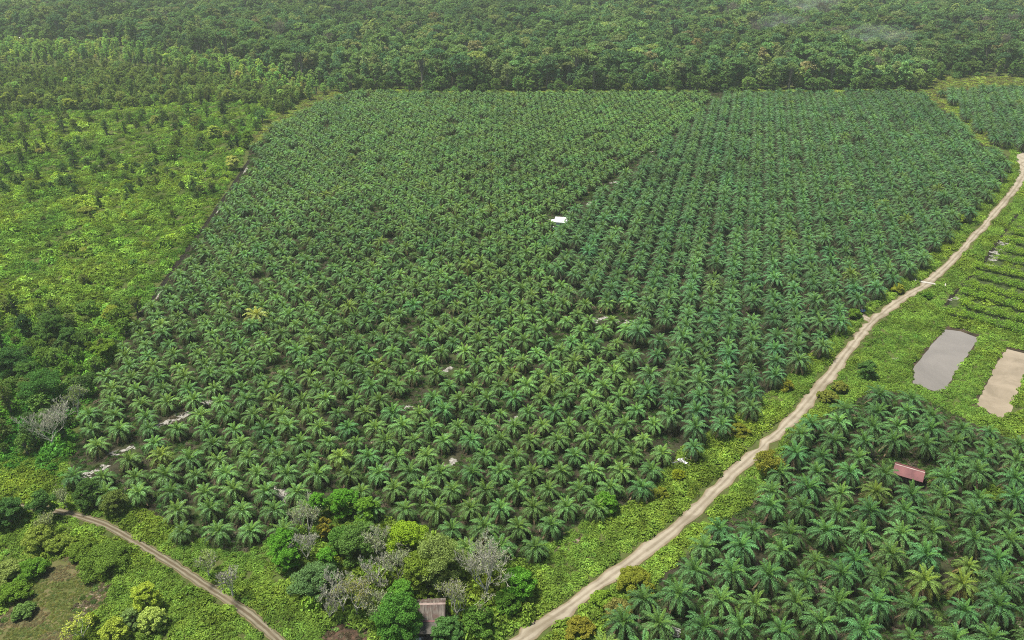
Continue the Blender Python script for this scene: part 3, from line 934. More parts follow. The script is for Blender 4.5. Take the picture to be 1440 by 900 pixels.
# ================================================================== forest
FK = []
for i, (kd, R, h) in enumerate((('broad', 5.6, 16), ('broad', 6.8, 18), ('tall', 5.0, 18), ('broad', 6.0, 19), ('broad', 5.0, 13), ('tall', 4.4, 20), ('cone', 4.6, 14), ('broad', 6.2, 15), ('umbrella', 5.6, 20), ('tall', 5.2, 15))):
    tr, cr = tree_parts(kd, 200 + i, R, h, 0.95, 1500, 0.28)
    FK.append((tr, cr, kd, R, h))
tr, cr = tree_parts('bare', 230, 4.0, 20, 0.6, 60); FK.append((tr, cr, 'bare', 4.0, 20))
C_FOREST = proto_collection('forest_kind', [merged([(a[0], M_BARK), (a[1], M_LEAF)], 'forest_kind') for a in FK])

gx, gy = np.meshgrid(np.arange(-1350, 1350, 8.0), np.arange(560, 1830, 8.0))
gx = gx.ravel() + RNG.uniform(-4, 4, gx.size); gy = gy.ravel() + RNG.uniform(-4, 4, gy.size)
fpx, fpy = PX(gx, gy)
k = inpoly(fpx, fpy, FOREST) & (fpx > -110) & (fpx < 1550) & ~inpoly(fpx, fpy, CLEARING)
gx, gy, fpx, fpy = gx[k], gy[k], fpx[k], fpy[k]
n = len(gx)
young = inpoly(fpx, fpy, [(-160, 60), (150, 62), (330, 90), (460, 125), (470, 150), (-160, 150)])
fs = RNG.normal(0.98, 0.25, n) * (0.74 + 0.6 * vnoise(gx, gy, 55, 9))
fs = np.where(young, fs * 0.55, fs)
emerg = (RNG.random(n) < 0.05) & ~young
fs = np.where(emerg, np.maximum(fs, 0.95) * 1.4, fs); fs = np.clip(fs, 0.35, 1.6)
fidx = RNG.integers(0, 10, n)
fidx = np.where(young & (RNG.random(n) < 0.6), RNG.choice([2, 5, 6, 9], n), fidx)
fidx = np.where(RNG.random(n) < 0.006, 10, fidx)
pal = np.array([(0.080, 0.140, 0.050), (0.105, 0.165, 0.056), (0.13, 0.165, 0.066), (0.066, 0.128, 0.058), (0.15, 0.205, 0.066), (0.155, 0.15, 0.072), (0.094, 0.175, 0.060)])
wp = RNG.choice(7, n, p=(0.28, 0.25, 0.12, 0.17, 0.06, 0.015, 0.105))
ft = jit(n, pal[wp], 0.13, 0.05) * (0.8 + 0.4 * vnoise(gx, gy, 110, 21))[:, None]
ft *= 1.45
ft[young] *= np.array((1.65, 1.6, 1.15))
fz = RNG.uniform(0, 2 * PI, n)
# the front row of the wood can be told tree from tree: those are things of their own
edge = np.zeros(n, bool)
for xb in np.arange(455, 1300, 13.0):
    c = np.where((fpx > xb) & (fpx < xb + 13) & ~young & (fidx != 10))[0]
    if len(c):
        edge[c[np.argmax(fpy[c])]] = True
big_e = np.where((emerg) & (fpy > 60) & ~edge & (fidx != 10))[0][:26]
edge[big_e] = True
FMESH = [(a[0].mesh('trunk', [M_BARK]), a[1].mesh('crown', [M_LEAF])) for a in FK]
colname = ('dark green', 'mid green', 'olive green', 'deep bluish green', 'light green', 'brownish', 'fresh green')
shape = {'broad': 'round-crowned', 'tall': 'slender', 'umbrella': 'flat-topped', 'cone': 'conical', 'bare': 'bare'}
eids = sorted(np.where(edge)[0], key=lambda q: fpx[q])
kf = ke = 0
for q in eids:
    if q in big_e:
        ke += 1
        lab = '%s %s tree rising above the forest canopy, %s such from left' % (colname[wp[q]], shape[FK[fidx[q]][2]], ordw(ke))
    else:
        kf += 1
        lab = '%s %s tree at the forest front behind the plantation, %s from left' % (colname[wp[q]], shape[FK[fidx[q]][2]], ordw(kf) if kf < len(ORD) else 'number %d' % kf)
    t = thing('forest_tree', lab, 'tree', (gx[q], gy[q], 0), fz[q], 'forest trees at the far edge of the plantation')
    t.scale = (fs[q],) * 3
    for nm, me in zip(('trunk', 'crown'), FMESH[fidx[q]]):
        o = link(nm, me, t); o['tint'] = [float(c) for c in ft[q]]
m = ~edge
o = scatter('forest', C_FOREST, gx[m], gy[m], np.zeros(m.sum()), fz[m], fs[m], fidx[m], ft[m], 0.04)
tag(o, 'dense rainforest reaching to the hazy distance', 'forest')
N_FOREST = n

# ================================================================== ground cover
def clump(seed, n, leaf, hgt=0.75, spiky=False):
    rng = np.random.default_rng(seed)
    mb = MB()
    a = rng.uniform(0, 2 * PI, n); r = np.sqrt(rng.random(n))
    z = hgt * (1 - 0.75 * r ** 2) * rng.uniform(0.45, 1.1, n)
    p = np.stack([r * np.cos(a), r * np.sin(a), z], 1)
    nn = unit(np.stack([np.cos(a) * r * 0.8, np.sin(a) * r * 0.8, np.ones(n)], 1) + rng.normal(0, 0.42, (n, 3)))
    t = unit(np.cross(nn, rng.normal(size=(n, 3)))); b = np.cross(nn, t)
    s = leaf * rng.uniform(0.6, 1.4, n)[:, None]
    t = t * s / 2; b = b * s / 2 * (0.28 if spiky else 0.62)
    dr = -nn * s * 0.2
    col = np.ones((n, 3)) * rng.uniform(0.75, 1.25, (n, 1))
    mb.quads(np.stack([p - t + dr, p - b, p + t + dr, p + b], 1), 0, col)
    return mb.mesh('clump', [M_HERB])


C_CLUMP = proto_collection('clump_kind', [clump(300 + i, 80, 0.40, 0.75) for i in range(3)] + [clump(310 + i, 80, 0.55, 0.7, True) for i in range(3)])


def area_points(poly, dens, xr=(-60, 1500), ymax=940, seed=0):
    """random points on the ground inside a pixel outline, dens per square metre"""
    w = np.array([G(a, min(b, ymax)) for a, b in poly])
    x0, x1 = w[:, 0].min(), w[:, 0].max(); y0, y1 = w[:, 1].min(), w[:, 1].max()
    cnt = int((x1 - x0) * (y1 - y0) * dens)
    x = RNG.uniform(x0, x1, cnt); y = RNG.uniform(y0, y1, cnt)
    px, py = PX(x, y)
    k = inpoly(px, py, poly) & (px > xr[0]) & (px < xr[1]) & (py < ymax)
    return x[k], y[k], px[k], py[k]


def free(x, y, px, py, road=2.5):
    k = (polydist(x, y, ROAD) > road + 1.2 * vnoise(x, y, 6, 31)) & (polydist(x, y, TRACK) > 1.6 + 0.5 * vnoise(x, y, 4, 32)) & (polydist(x, y, spur) > 1.9)
    k &= ~inpoly(px, py + 1.2, grow(POND1, 1.06)) & ~inpoly(px, py + 1.2, grow(POND2, 1.06))
    k &= ~inpoly(px, py, YARD)
    k &= (polydist(x, y, DITCH) > 1.4) & (polydist(x, y, DITCH2) > 0.9) & off_house(x, y, 0.62)
    return k


ALLB = (BLOCK_A, BLOCK_B, BLOCK_C, BLOCK_D)
# lush verges: everything in the lower and right part that is not planted
VERGE = [(-60, 640), (95, 640), (95, 665), (120, 690), (195, 712), (300, 720), (470, 700), (640, 770), (735, 785), (845, 725), (955, 635), (1060, 570), (1180, 465), (1222, 428), (1300, 368), (1355, 305), (1400, 265), (1424, 215), (1330, 150), (1345, 140), (1400, 196), (1440, 205), (1500, 190), (1500, 940), (-60, 940)]
x, y, px, py = area_points(VERGE, 1.25)
k = free(x, y, px, py) & ~inpoly(px, py, FIELD) & ~inpoly(px, py, BLOCK_C) & ~inpoly(px, py, BLOCK_A)
k &= ~(inpoly(px, py, CROPS) & (RNG.random(len(x)) < 0.90)) & ~inpoly(px, py, [(455, 885), (485, 874), (520, 886), (528, 935), (455, 935)])
k &= (vnoise(x, y, 5, 4) > 0.10)
far = np.hypot(x, y) > 330
k &= ~(far & (RNG.random(len(x)) < 0.35))
x, y, px, py = x[k], y[k], px[k], py[k]; n = len(x)
g1 = vnoise(x, y, 14, 41); g2 = vnoise(x, y, 4, 42)
base = np.array((0.148, 0.252, 0.034))[None] * (0.62 + 0.72 * g2)[:, None]
base = base * np.stack([0.88 + 0.5 * g1, 0.92 + 0.2 * g1, np.ones(n) * 1.2], 1)
sc_ = np.clip(RNG.normal(1.0, 0.27, n), 0.4, 1.9) * (0.75 + 0.6 * g1) * np.where(np.hypot(x, y) > 330, 1.2, 1.0)
hh = sc_ * RNG.uniform(0.7, 1.5, n)
wood = inpoly(px, py, [(415, 745), (740, 770), (745, 900), (640, 915), (440, 880)]) & (RNG.random(n) < 0.35)
sc_ = np.where(wood, sc_ * 1.7, sc_); hh = np.where(wood, hh * 2.6, hh)
o = scatter('undergrowth', C_CLUMP, x, y, np.zeros(n) + 0.02, RNG.uniform(0, 2 * PI, n), np.stack([sc_, sc_, hh], 1), np.where(g1 > 0.5, RNG.integers(0, 3, n), RNG.integers(0, 6, n)), jit(n, base, 0.11, 0.045), 0.12)
tag(o, 'lush bright green undergrowth along the road and track verges', 'undergrowth')
N_VERGE = n

# left field of low scrub with strips of bare ground
d0 = np.array(G(98, 233)); d1 = np.array(G(188, 207)); sd = (d1 - d0) / np.linalg.norm(d1 - d0); sn_ = np.array([-sd[1], sd[0]])
x, y, px, py = area_points(SCRUB, 0.42, xr=(-60, 470))
stripe = np.sin((x * sn_[0] + y * sn_[1]) * 2 * PI / 15.0 + 2.2 * vnoise(x, y, 40, 51))
upper = np.clip((262 - py) / 30, 0, 1)
dens = 0.97 - upper * 0.75 * (stripe < -0.1) * (vnoise(x, y, 12, 52) > 0.25)
dens = dens * np.where(vnoise(x, y, 7, 53) > 0.22, 1, 0.25)
k = free(x, y, px, py) & (RNG.random(len(x)) < dens)
x, y, px, py = x[k], y[k], px[k], py[k]; n = len(x)
g1 = vnoise(x, y, 22, 54); g2 = vnoise(x, y, 5, 55); lowz = np.clip((py - 430) / 60, 0, 1); upper = np.clip((262 - py) / 30, 0, 1)
base = np.array((0.168, 0.270, 0.042))[None] * (0.35 + 1.15 * g2)[:, None]  # tint follows lump height: shading between lumps is put into the colour
base = base * np.stack([0.62 + 0.62 * g1, 0.8 + 0.3 * g1, 0.85 + 0.2 * g1], 1)
base = base * (1 - lowz[:, None] * np.array((0.42, 0.15, 0.2)))
base = base * (1 - upper[:, None] * np.array((0.10, 0.06, 0.05)))
sc_ = np.clip(RNG.normal(1.45, 0.4, n), 0.5, 2.8) * (0.75 + 0.5 * g2)
hh = sc_ * RNG.uniform(0.5, 1.5, n) * (0.6 + 0.8 * g2)
mound = RNG.random(n) < 0.05
sc_ = np.where(mound, sc_ * 2.1, sc_); hh = np.where(mound, hh * 1.7, hh)
o = scatter('scrub', C_CLUMP, x, y, np.zeros(n) + 0.02, RNG.uniform(0, 2 * PI, n), np.stack([sc_, sc_, hh], 1), RNG.integers(0, 6, n), jit(n, base, 0.2, 0.07), 0.12)
tag(o, 'low yellow-green scrub covering the cleared field beside the plantation', 'scrub')
N_SCRUB = n

# weeds on the plantation floor
xs, ys, ts, ss = [], [], [], []
for bl, dn_ in ((BLOCK_A, 0.60), (BLOCK_B, 0.22), (BLOCK_C, 0.85), (BLOCK_D, 0.05)):
    x, y, px, py = area_points(bl, dn_)
    k = free(x, y, px, py, 3.8) & (vnoise(x, y, 9, 61) > 0.2)
    for a, b, rx, ry in SAND_SPOTS:
        q = G(a, b); k &= (np.hypot((x - q[0]) / (rx + 1.0), (y - q[1]) / (ry + 1.5)) > 1) | (RNG.random(len(x)) < 0.3)
    x, y = x[k], y[k]; n = len(x)
    xs.append(x); ys.append(y); ss.append(np.clip(RNG.normal(0.8, 0.25, n), 0.3, 1.5))
    dry_ = RNG.random(n) < 0.28
    tt = jit(n, (0.042, 0.078, 0.02), 0.35, 0.1)
    tt[dry_] = jit(int(dry_.sum()), (0.085, 0.07, 0.048), 0.4, 0.05)
    ts.append(tt)
for pl_, dn_ in (([(448, 892), (474, 872), (500, 868), (524, 884), (532, 930), (446, 930)], 0.8), ([(100, 858), (136, 822), (156, 820), (156, 834), (120, 876), (98, 882)], 0.9), ([(-30, 868), (10, 856), (26, 862), (0, 884), (-40, 904)], 0.8), ([(885, 880), (905, 848), (935, 858), (955, 880), (945, 915), (888, 915)], 1.0), ([(776, 772), (795, 750), (816, 748), (820, 760), (800, 778), (786, 784)], 0.9)):
    x, y, px, py = area_points(pl_, dn_); n = len(x)
    xs.append(x); ys.append(y); ss.append(RNG.uniform(0.3, 0.9, n))
    ts.append(np.where((RNG.random(n) < 0.6)[:, None], jit(n, (0.10, 0.08, 0.05), 0.3, 0.05), jit(n, (0.07, 0.115, 0.028), 0.3, 0.1)))
x = np.concatenate(xs); y = np.concatenate(ys); n = len(x); s_ = np.concatenate(ss)
o = scatter('weeds', C_CLUMP, x, y, np.zeros(n) + 0.04, RNG.uniform(0, 2 * PI, n), np.stack([s_, s_, s_ * 0.6], 1), RNG.integers(0, 6, n), np.concatenate(ts), 0.1)
tag(o, 'weeds and dry frond litter on the plantation floor', 'weeds')
N_WEEDS = n

# short grass of the open field and the clearing
x1, y1, a1, b1 = area_points(FIELD, 7.0)
k = vnoise(x1, y1, 3, 71) > 0.12
fb = vnoise(x1[k], y1[k], 7, 73) > 0.52
x2, y2, a2, b2 = area_points(CLEARING, 0.05, ymax=200)
x3, y3, a3, b3 = area_points([(480, 131), (900, 130), (1290, 129), (1290, 126), (480, 127)], 0.12, ymax=200)
x4, y4, a4, b4 = area_points([(1328, 148), (1345, 150), (1372, 178), (1398, 204), (1385, 204), (1355, 180)], 0.25, ymax=260)
x5, y5, a5, b5 = area_points([(335, 205), (380, 162), (430, 132), (505, 125), (505, 131), (440, 149), (385, 178), (352, 210)], 0.22, ymax=260)
x6, y6, a6, b6 = area_points([(1288, 127), (1300, 105), (1390, 108), (1560, 106), (1560, 121), (1420, 122), (1322, 129), (1345, 150), (1402, 203), (1395, 210), (1325, 152)], 0.22, ymax=260)
x = np.concatenate([x1[k], x2, x3, x4, x5, x6]); y = np.concatenate([y1[k], y2, y3, y4, y5, y6]); n = len(x)
near = np.arange(n) < k.sum()
s_ = np.where(near, RNG.uniform(0.15, 0.45, n), RNG.uniform(1.8, 3.2, n))
olive_ = (np.arange(n) >= n - len(x6) - len(x5)) & (RNG.random(n) < 0.55)
tb = np.where(near[:, None], np.where(np.concatenate([fb, np.zeros(n - len(fb), bool)])[:, None], np.array((0.135, 0.115, 0.055)), np.array((0.105, 0.125, 0.034))), np.array((0.17, 0.23, 0.04)))
o = scatter('grass', C_CLUMP, x, y, np.zeros(n) + 0.03, RNG.uniform(0, 2 * PI, n), np.stack([s_, s_, s_ * 0.5], 1), RNG.integers(3, 6, n), jit(n, np.where(olive_[:, None], np.array((0.11, 0.115, 0.04)), tb), 0.25, 0.1), 0.1)
tag(o, 'grass of the open field and the bright green strips by the forest', 'grass')

# planted rows right of the road
sheet('crop_ground', CROPS, solid('furrow_soil', (0.02, 0.03, 0.010), (0.055, 0.07, 0.026), 0.5, 0.95), 0.015, jitter=0.5)
ROWS = [[(1336, 443), (1374, 452), (1440, 471), (1520, 492)], [(1350, 428), (1374, 438), (1440, 454), (1520, 472)], [(1352, 413), (1400, 427), (1440, 439), (1520, 458)], [(1358, 404), (1400, 414), (1440, 425), (1520, 443)],
        [(1372, 391), (1405, 399), (1440, 408), (1520, 424)], [(1374, 379), (1400, 384), (1440, 392), (1520, 404)], [(1404, 366), (1440, 374), (1520, 386)], [(1412, 354), (1440, 360), (1520, 371)], [(1420, 341), (1440, 346), (1520, 357)], [(1424, 329), (1440, 333), (1520, 343)], [(1436, 315), (1520, 330)]]
for i, r in enumerate(ROWS):
    L_ = np.array(smooth_line(wline(r), 10)); rng = np.random.default_rng(500 + i)
    ln = np.concatenate([[0], np.cumsum(np.hypot(*np.diff(L_, axis=0).T))])
    lobes = []
    for d in np.arange(0, ln[-1], 0.8):
        cx = np.interp(d, ln, L_[:, 0]); cy = np.interp(d, ln, L_[:, 1])
        q = rng.uniform(1.5, 2.5)
        lobes.append((cx + rng.normal(0, 0.45), cy + rng.normal(0, 0.45), q * 0.8, q * 0.85, q * 0.85, q * rng.uniform(0.8, 1.15)))
    mb = MB()
    q = blob_leaves(rng, lobes, int(len(lobes) * 130), 0.42, up=0.6, fill=0.1, gap=0.2)
    ctr = q.mean(1)
    g = vnoise(ctr[:, 0], ctr[:, 1], 4, 81)
    mb.quads(q, 0, np.stack([0.75 + 0.5 * g, 0.9 + 0.25 * g, np.ones(len(g))], 1))
    o = link('crop_row', mb.mesh('crop_row', [M_HERB]))
    o['tint'] = [0.17, 0.28, 0.034]
    pos = ('lowest of the planted rows, just above the ponds' if i == 0 else 'planted row, %s up from the pond' % ordw(i + 1))
    tag(o, 'bright green %s' % pos, 'crop row', 'planted rows right of the dirt road')

# ================================================================== single trees and shrubs
BANK = {}


def tree_mesh(kind, R, h, var, n, leaf):
    key = (kind, round(R * 2) / 2, round(h), var)
    if key not in BANK:
        tr, cr = tree_parts(kind, hash(key) % 9973 if False else int(R * 100 + h * 7 + var * 1009 + len(kind) * 31), key[1], key[2], leaf, n)
        bark = M_PALEBARK if kind in ('bare', 'sparse') else M_BARK
        BANK[key] = (tr.mesh('trunk', [bark]), cr.mesh('crown', [M_LEAF]))
    return BANK[key]


USED = {}


def single(kind, pxc, pyc, R, h, tint, label, cat='tree', name='tree', group=None, var=0, n=2600, leaf=0.42, zf=None, sc=1.0):
    zc = (h - R * 0.7 if kind not in ('bush', 'bare', 'sparse') else h * 0.55) if zf is None else zf
    x, y = (float(v) for v in G(pxc, pyc, zc * sc))
    t = thing(name, label, cat, (x, y, 0), RNG.uniform(0, 6.28), group)
    t.scale = (sc, sc, sc * RNG.uniform(0.94, 1.06))
    for nm, me in zip(('trunk', 'crown'), tree_mesh(kind, R, h, var, n, leaf)):
        if len(me.vertices) == 0: continue
        o = link(nm, me, t)
        g_ = 1.8 if max(tint) < 0.125 else 1.5 if max(tint) < 0.16 else (1.25 if max(tint) < 0.24 else 1.05)
        o['tint'] = [float(c) * g_ * k_ for c, k_ in zip(tint, (1.1, 1.0, 0.85) if max(tint) < 0.2 else (0.93, 1.06, 0.95))]
    return t


BRIGHT = (0.12, 0.26, 0.032); YG = (0.25, 0.33, 0.03); MIDG = (0.085, 0.17, 0.045); DKG = (0.055, 0.13, 0.04); BLU = (0.060, 0.118, 0.048)
OLV = (0.17, 0.20, 0.06); PALE = (0.38, 0.42, 0.11); GREYLEAF = (0.20, 0.21, 0.11); ORG = (0.19, 0.20, 0.03)
NEAR = [
    ('broad', 481, 700, 4.5, 9, BRIGHT, 'vivid green tree standing highest in the clump behind the old house'),
    ('broad', 444, 704, 3.0, 8, BRIGHT, 'small vivid green tree just left of the highest vivid green one'),
    ('broad', 516, 712, 4.0, 8, (0.13, 0.22, 0.03), 'yellowish green spreading tree at plantation edge above the bluish tree'),
    ('sparse', 432, 733, 4.0, 10, GREYLEAF, 'greyish thin-leaved tree at the left edge of the house clump'),
    ('bare', 430, 772, 4.0, 9, OLV, 'grey leafless tree below the greyish thin-leaved one'),
    ('tall', 456, 736, 2.5, 8, (0.17, 0.17, 0.03), 'slim olive-yellow tree between grey tree and dark broad tree'),
    ('broad', 505, 760, 7.0, 11, MIDG, 'large dark green broad tree in the middle of the house clump'),
    ('broad', 478, 757, 4.0, 9, (0.06, 0.14, 0.03), 'green tree leaning on the large dark broad tree'),
    ('sparse', 537, 768, 3.5, 10, GREYLEAF, 'small pale twiggy tree between dark broad tree and yellow-green tree'),
    ('broad', 572, 755, 6.5, 12, YG, 'bright yellow-green round tree above the old house'),
    ('broad', 612, 783, 8.5, 14, OLV, 'wide olive crowned tree directly above the rusty roof'),
    ('broad', 588, 800, 5.0, 11, (0.12, 0.19, 0.03), 'yellowish green tree under the wide olive crown'),
    ('bare', 683, 812, 5.5, 15, OLV, 'tall pale leafless tree right of the old house'),
    ('sparse', 690, 795, 4.5, 14, GREYLEAF, 'thin grey-leaved tree behind the tall pale leafless tree'),
    ('broad', 449, 814, 6.5, 9, BLU, 'dark bluish green round tree at the clump left foot'),
    ('tall', 459, 782, 3.0, 9, BRIGHT, 'narrow fresh green tree on top of the bluish tree'),
    ('bare', 530, 812, 4.0, 10, OLV, 'pale bare tree with upright twigs in the clump centre'),
    ('sparse', 560, 804, 4.5, 10, GREYLEAF, 'pinkish grey twiggy tree left of the wide olive crown'),
    ('bare', 480, 838, 6.0, 11, OLV, 'broad white bare tree over the reddish soil'),
    ('bare', 462, 858, 4.0, 6, OLV, 'low fallen-looking bare tree at the reddish soil edge'),
    ('sparse', 500, 845, 5.0, 10, (0.15, 0.17, 0.05), 'half-bare olive tree inside the broad white bare tree'),
    ('sparse', 530, 852, 4.5, 8, GREYLEAF, 'pale twiggy shrubby tree left of the big front tree'),
    ('broad', 559, 868, 7.0, 11, (0.065, 0.175, 0.034), 'large fresh green tree in front of the house, left side'),
    ('broad', 565, 830, 3.5, 10, (0.10, 0.20, 0.03), 'light green tree behind the large fresh green front tree'),
    ('sparse', 642, 848, 6.0, 11, (0.12, 0.16, 0.05), 'half-bare green tree close to the rusty roof, right side'),
    ('broad', 629, 886, 4.5, 6, DKG, 'dark green low tree beside the veranda'),
    ('broad', 672, 870, 4.0, 7, (0.07, 0.15, 0.03), 'medium green tree below the tall pale leafless tree'),
    ('broad', 727, 820, 5.0, 8, BRIGHT, 'fresh green tree at the plantation corner near the road'),
    ('broad', 712, 846, 4.0, 6, (0.08, 0.18, 0.03), 'green bushy tree below the fresh green corner tree'),
    ('broad', 397, 762, 4.5, 9, BRIGHT, 'vivid green tree between grey tree and the track-side palms'),
    ('broad', 404, 782, 3.4, 7, BRIGHT, 'lower vivid green tree under the vivid track-side one'),
    ('broad', 852, 706, 4.0, 6, (0.12, 0.24, 0.03), 'bright green climbing tree at plantation edge by the road'),
    ('sparse', 90, 702, 3.5, 6, GREYLEAF, 'pale sapling beside the upper end of the track'),
    ('sparse', 291, 796, 3.5, 7, (0.2, 0.24, 0.07), 'pale thin-leaved sapling beside the track middle'),
    ('bare', 324, 820, 3.0, 8, YG, 'slender white bare sapling beside the lower track'),
    ('broad', 203, 836, 4.2, 8, (0.34, 0.38, 0.055), 'rounded lemon yellow tree in the track-side undergrowth'),
    ('broad', 213, 868, 3.4, 6, PALE, 'pale cream-yellow tree below the rounded lemon yellow tree'),
    ('broad', 160, 886, 3.4, 6, (0.33, 0.36, 0.06), 'yellow tree at the frame bottom next to the mown field'),
    ('sparse', 113, 886, 4.0, 6, (0.42, 0.42, 0.08), 'loose yellow flowering tree at the mown field corner'),
    ('broad', 127, 867, 1.6, 4, (0.30, 0.34, 0.05), 'tiny yellow shrub between mown field and loose yellow tree'),
    ('broad', 184, 867, 3.0, 5, (0.20, 0.26, 0.09), 'pale green shrub left of the cream-yellow tree'),
    ('broad', 124, 690, 4.8, 8, (0.04, 0.085, 0.025), 'dark olive tree where the track meets the plantation'),
    ('broad', 158, 704, 4.0, 7, (0.07, 0.105, 0.03), 'olive tree right of the dark tree above the track'),
    ('tall', 58, 706, 4.2, 9, (0.045, 0.10, 0.03), 'dark tree standing in front of the track end'),
    ('broad', 10, 718, 5.5, 8, (0.04, 0.095, 0.03), 'dark wide tree at the left frame edge by the track'),
    ('bush', 147, 780, 8.0, 5, (0.085, 0.15, 0.03), 'large dark mound of bushes between track and mown field'),
    ('bush', 118, 770, 5.0, 4, (0.10, 0.17, 0.03), 'mid green bush at the top of the mown field'),
    ('broad', 57, 758, 5.0, 6, (0.25, 0.28, 0.06), 'pale yellow-green broad bush below the track end'),
    ('sparse', 70, 740, 4.0, 6, (0.24, 0.25, 0.1), 'feathery pale shrub behind the yellow-green broad bush'),
    ('bush', 80, 765, 4.5, 4, (0.22, 0.26, 0.05), 'yellowish bush right of the pale yellow-green broad bush'),
    ('bush', 8, 803, 5.0, 5, (0.24, 0.27, 0.08), 'pale yellowish bush at left frame edge beside the field'),
    ('bush', 34, 856, 3.0, 3, (0.14, 0.2, 0.06), 'single pale shrub standing inside the mown field'),
    ('bush', 40, 800, 5.0, 4, (0.115, 0.20, 0.03), 'green bush hedge along the field left edge'),
    ('bush', 20, 830, 5.0, 4, (0.10, 0.19, 0.03), 'green bush below the hedge at field edge'),
    ('bare', 68, 606, 6.5, 13, GREYLEAF, 'large silvery leafless tree at plantation left edge'),
    ('bare', 84, 590, 5.0, 12, GREYLEAF, 'silvery leafless tree behind the large silvery one'),
    ('sparse', 106, 568, 5.0, 10, (0.16, 0.2, 0.06), 'pale green half-bare tree above the silvery trees'),
    ('broad', 60, 543, 8.5, 13, (0.038, 0.10, 0.028), 'biggest dark green round tree in the left thicket'),
    ('broad', 12, 505, 6.5, 12, (0.036, 0.09, 0.03), 'dark round tree at the left frame edge in the thicket'),
    ('broad', 36, 520, 4.5, 9, (0.05, 0.11, 0.03), 'dark tree between the two biggest thicket trees'),
    ('tall', 33, 452, 3.6, 9, (0.028, 0.066, 0.028), 'very dark rounded tree beside the red soil patch'),
    ('broad', 72, 458, 6.0, 11, (0.05, 0.105, 0.03), 'dark tree right of the red soil patch'),
    ('broad', 95, 470, 4.5, 9, (0.045, 0.10, 0.03), 'dark green tree in upper thicket centre'),
    ('broad', 147, 490, 5.5, 8, (0.16, 0.22, 0.035), 'yellow-green round tree at plantation left boundary'),
    ('broad', 157, 438, 4.0, 7, (0.30, 0.32, 0.06), 'pale yellow tree in scrub left of the ditch end'),
    ('broad', 174, 444, 3.6, 7, (0.10, 0.17, 0.03), 'light green tree right of the pale yellow scrub tree'),
    ('broad', 326, 226, 4.6, 9, (0.48, 0.46, 0.16), 'cream-yellow round tree at the upper ditch end'),
    ('broad', 300, 184, 5.0, 9, (0.40, 0.44, 0.11), 'pale yellow tree near the plantation top left corner'),
    ('broad', 318, 188, 3.2, 7, (0.34, 0.32, 0.11), 'small cream tree right of the pale yellow one'),
    ('tall', 347, 190, 4.2, 11, (0.14, 0.20, 0.035), 'tall light green tree at plantation top left corner'),
    ('tall', 333, 196, 2.6, 7, (0.025, 0.06, 0.025), 'very dark small tree left of the tall light green tree'),
    ('broad', 48, 138, 7.5, 10, (0.34, 0.37, 0.09), 'large pale lemon tree in far scrub, right of two'),
    ('broad', 30, 139, 4.0, 8, (0.36, 0.37, 0.09), 'smaller lemon tree left of the large pale lemon tree'),
    ('broad', 10, 136, 5.0, 9, (0.35, 0.37, 0.09), 'pale lemon tree at left frame edge in far scrub'),
    ('broad', 96, 145, 6.0, 9, (0.34, 0.36, 0.08), 'pale lemon tree standing alone in the far scrub'),
    ('broad', 218, 168, 4.0, 7, (0.36, 0.36, 0.12), 'pale cream tree in the middle of the far scrub'),
    ('bush', 178, 258, 4.0, 5, (0.24, 0.30, 0.04), 'bright yellow-green bush in the scrub centre'),
    ('bush', 121, 294, 4.5, 3, (0.30, 0.31, 0.08), 'pale yellow bush low in the scrub field'),
    ('bush', 121, 350, 4.0, 3, (0.30, 0.30, 0.08), 'pale yellow bush in lower scrub field'),
    ('bush', 55, 212, 3.2, 4, (0.38, 0.33, 0.13), 'cream bush beside pale logs in the upper scrub'),
    ('bush', 894, 815, 5.5, 6, (0.15, 0.185, 0.028), 'orange-tinged dense bush beside the lower road'),
    ('bush', 872, 858, 4.5, 5, (0.13, 0.14, 0.045), 'dull olive bush below the orange-tinged roadside bush'),
    ('bush', 848, 842, 3.6, 4, (0.16, 0.22, 0.03), 'yellow-green bush at the lower road edge'),
    ('bush', 815, 880, 4.0, 4, (0.17, 0.18, 0.03), 'olive-yellow bush at frame bottom beside road'),
    ('tall', 1082, 650, 4.0, 8, (0.15, 0.17, 0.03), 'olive-yellow tree on the grove side of the road'),
    ('bush', 1103, 540, 3.6, 4, (0.165, 0.19, 0.03), 'ochre bush at the edge of the dense plantation block'),
    ('bush', 1040, 604, 4.0, 4, (0.15, 0.18, 0.03), 'olive bush on plantation verge, above the pale debris heap'),
    ('bush', 954, 666, 2.6, 3, (0.19, 0.20, 0.02), 'small yellow bush just below the pale debris heap'),
    ('bush', 928, 692, 3.0, 3, (0.15, 0.19, 0.03), 'yellow-green bush on the verge left of the road'),
    ('bush', 1183, 543, 3.6, 4, (0.125, 0.155, 0.035), 'upper olive bush at the grove top beside the road'),
    ('bush', 1164, 556, 4.2, 4, (0.125, 0.155, 0.035), 'lower olive bush at the grove top beside the road'),
    ('broad', 1221, 516, 4.0, 7, (0.045, 0.10, 0.03), 'dark shrubby tree above the grove, left of the pond'),
    ('bush', 1262, 404, 3.4, 4, (0.30, 0.29, 0.04), 'golden yellow bush beside the road near the culvert'),
    ('bush', 1202, 440, 3.6, 4, (0.10, 0.19, 0.03), 'green bush by the plantation entrance path'),
    ('bush', 1305, 415, 2.6, 3, (0.08, 0.18, 0.03), 'small green bush just below the concrete culvert'),
    ('bush', 1352, 306, 4.5, 5, (0.17, 0.21, 0.03), 'yellow-green bush on the roadside below the road bend'),
    ('broad', 1404, 226, 5.0, 8, (0.045, 0.09, 0.032), 'dark tree at the plantation corner inside the road bend'),
    ('bush', 1398, 690, 4.5, 4, (0.10, 0.17, 0.03), 'light green bush between palms, right of red roof'),
    ('bush', 1322, 672, 3.8, 3.4, (0.09, 0.16, 0.03), 'leafy green bush beside the red-roofed shed'),
]
